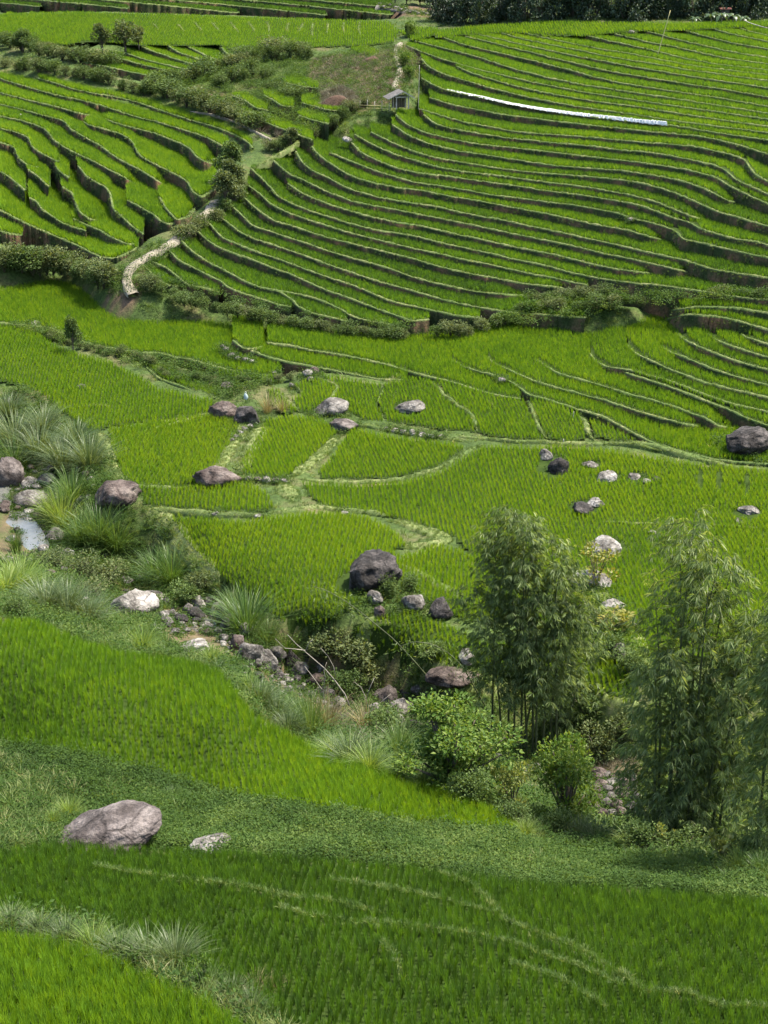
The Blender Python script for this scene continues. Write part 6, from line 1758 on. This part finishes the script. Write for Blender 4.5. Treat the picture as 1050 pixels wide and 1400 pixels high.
def cover2(poly, dens):
    a = np.array(P2(poly)); W = pt(a[:, 0], a[:, 1]); x0, y0 = W[:, :2].min(0); x1, y1 = W[:, :2].max(0); n = int((x1 - x0) * (y1 - y0) * dens)
    x = RNG.uniform(x0, x1, n); y = RNG.uniform(y0, y1, n); z, l_ = ground_z(x, y); qx, qy = proj(x, y, H(x, y)); ok = pip(a, qx, qy) & (l_ < 1.4)
    ok &= near_f(x, y) > 0.8
    return np.stack([x, y, z - 0.02], 1)[ok]
c2 = np.concatenate([cover2('425,800 470,815 520,800 560,815 575,850 540,905 480,892 430,872', 9), cover2('560,905 640,915 720,940 800,965 860,1000 800,1010 700,985 580,950', 6), cover2('430,200 450,176 480,152 545,138 572,140 572,152 548,176 510,168 490,178 470,200 450,212', 5), cover2('150,384 190,340 240,316 300,272 330,240 345,228 350,240 310,292 250,336 206,372 190,400 150,400', 5), cover2('186,380 300,408 400,428 560,450 700,436 850,408 900,404 900,420 860,424 700,446 560,458 400,440 300,418 186,412', 5), cover2('540,60 580,60 585,130 560,136 545,120', 5)])
scatter('rough_weeds', c2, RNG.uniform(0.5, 1.2, len(c2)), RNG.uniform(0, 6.28, len(c2)), np.clip(0.36 + 0.9 * (fbm2(c2[:, 0] * 0.3, c2[:, 1] * 0.3) - 0.5) + RNG.normal(0, 0.12, len(c2)), 0, 1), WEED + LONG_GRASS[:2], 0.25, {'label': 'rough weeds along the path and at the slope foot', 'category': 'weeds'})
n_ = 60000
x_ = RNG.uniform(-62, 62, n_); y_ = RNG.uniform(60, 235, n_); z_, lw_ = ground_z(x_, y_)
qx, qy = proj(x_, y_, z_)
ok = (lw_ < 0.15) & (qx > -8) & (qx < 1058) & (qy > -5) & (qy < 1210) & ~in_any(FIELD_MASKS, qx, qy) & ~in_any(WATER, qx, qy)
ok &= near_f(x_, y_) > 0.75
gp = np.stack([x_, y_, z_ - 0.03], 1)[ok]
scatter('meadow_grass', gp, RNG.uniform(0.8, 2.0, len(gp)), RNG.uniform(0, 6.28, len(gp)), np.clip(0.36 + 0.9 * (fbm2(gp[:, 0] * 0.25, gp[:, 1] * 0.25) - 0.5) + RNG.normal(0, 0.12, len(gp)), 0, 1), SHORT_GRASS, 0.3, {'label': 'short mixed grass on the open ground between fields', 'category': 'grass'})
rp = []
for x0, y0, wm in ROCKS:
    if wm < 0.45: continue
    m_ = int(10 + 22 * wm); a_ = RNG.uniform(0, 6.28, m_); q_ = RNG.uniform(0.50, 0.74, m_) * wm
    rp.append(np.stack([x0 + np.cos(a_) * q_, y0 + np.sin(a_) * q_ * 0.9, np.zeros(m_)], 1))
rp = np.concatenate(rp); gz, gl = ground_z(rp[:, 0], rp[:, 1]); rp[:, 2] = np.where(gl < 0.15, gz, H(rp[:, 0], rp[:, 1]))
scatter('rock_foot_grass', rp, RNG.uniform(0.5, 1.1, len(rp)), RNG.uniform(0, 6.28, len(rp)), np.clip(RNG.normal(0.35, 0.2, len(rp)), 0, 1), SHORT_GRASS + WEED[:2], 0.3, {'label': 'grass and weeds growing up round the boulders', 'category': 'grass'})
# short grass on every bund and terrace bank
pts_, tin = [g1b], [np.full(len(g1b), 0.62)]
for line, nrm in RIMS:
    n = len(line); seg = np.linalg.norm(np.diff(line, axis=0), axis=1); tot = seg.sum(); m = int(tot * 5)
    if m < 2: continue
    s = np.concatenate([[0], np.cumsum(seg)]); u = RNG.uniform(0, tot, m)
    q = np.stack([np.interp(u, s, line[:, c]) for c in range(3)], 1); q[:, :2] += RNG.normal(0, 0.06, (m, 2)); q[:, 2] -= 0.03
    pts_.append(q); tin.append(np.clip(0.42 + 0.9 * (fbm2(q[:, 0] * 0.4, q[:, 1] * 0.4) - 0.5) + RNG.normal(0, 0.1, m), 0.2, 1))
a = np.concatenate(pts_); tt = np.concatenate(tin)
scatter('bund_grass', a, RNG.uniform(0.4, 0.9, len(a)), RNG.uniform(0, 6.28, len(a)), tt, SHORT_GRASS, 0.2, {'label': 'pale short grass on the field edges', 'category': 'grass'})
pts_ = []
for F, nrm, dep in RISERS:
    seg = np.linalg.norm(np.diff(F, axis=0), axis=1); tot = seg.sum(); m = int(tot * 8)
    if m < 2: continue
    s = np.concatenate([[0], np.cumsum(seg)]); u = RNG.uniform(0, tot, m); v_ = RNG.random(m)
    q = np.stack([np.interp(u, s, F[:, c]) for c in range(3)], 1); nn = np.stack([np.interp(u, s, nrm[:, c]) for c in range(2)], 1); dd = np.interp(u, s, dep) * v_ * 0.8
    q[:, :2] += nn * (0.10 + 0.16 * dd)[:, None]; q[:, 2] -= dd
    keep = fbm2(q[:, 0] * 0.5 + 20, q[:, 1] * 0.5) > 0.40
    pts_.append(q[keep])
a = np.concatenate(pts_)
tt = np.clip(0.22 + 0.8 * (fbm2(a[:, 0] * 0.35, a[:, 1] * 0.35 + 30) - 0.5) + RNG.normal(0, 0.1, len(a)), 0, 0.9)
scatter('bank_grass', a, RNG.uniform(0.4, 0.95, len(a)), RNG.uniform(0, 6.28, len(a)), tt, SHORT_GRASS, 0.45, {'label': 'short dark grass on the terrace banks', 'category': 'grass'})
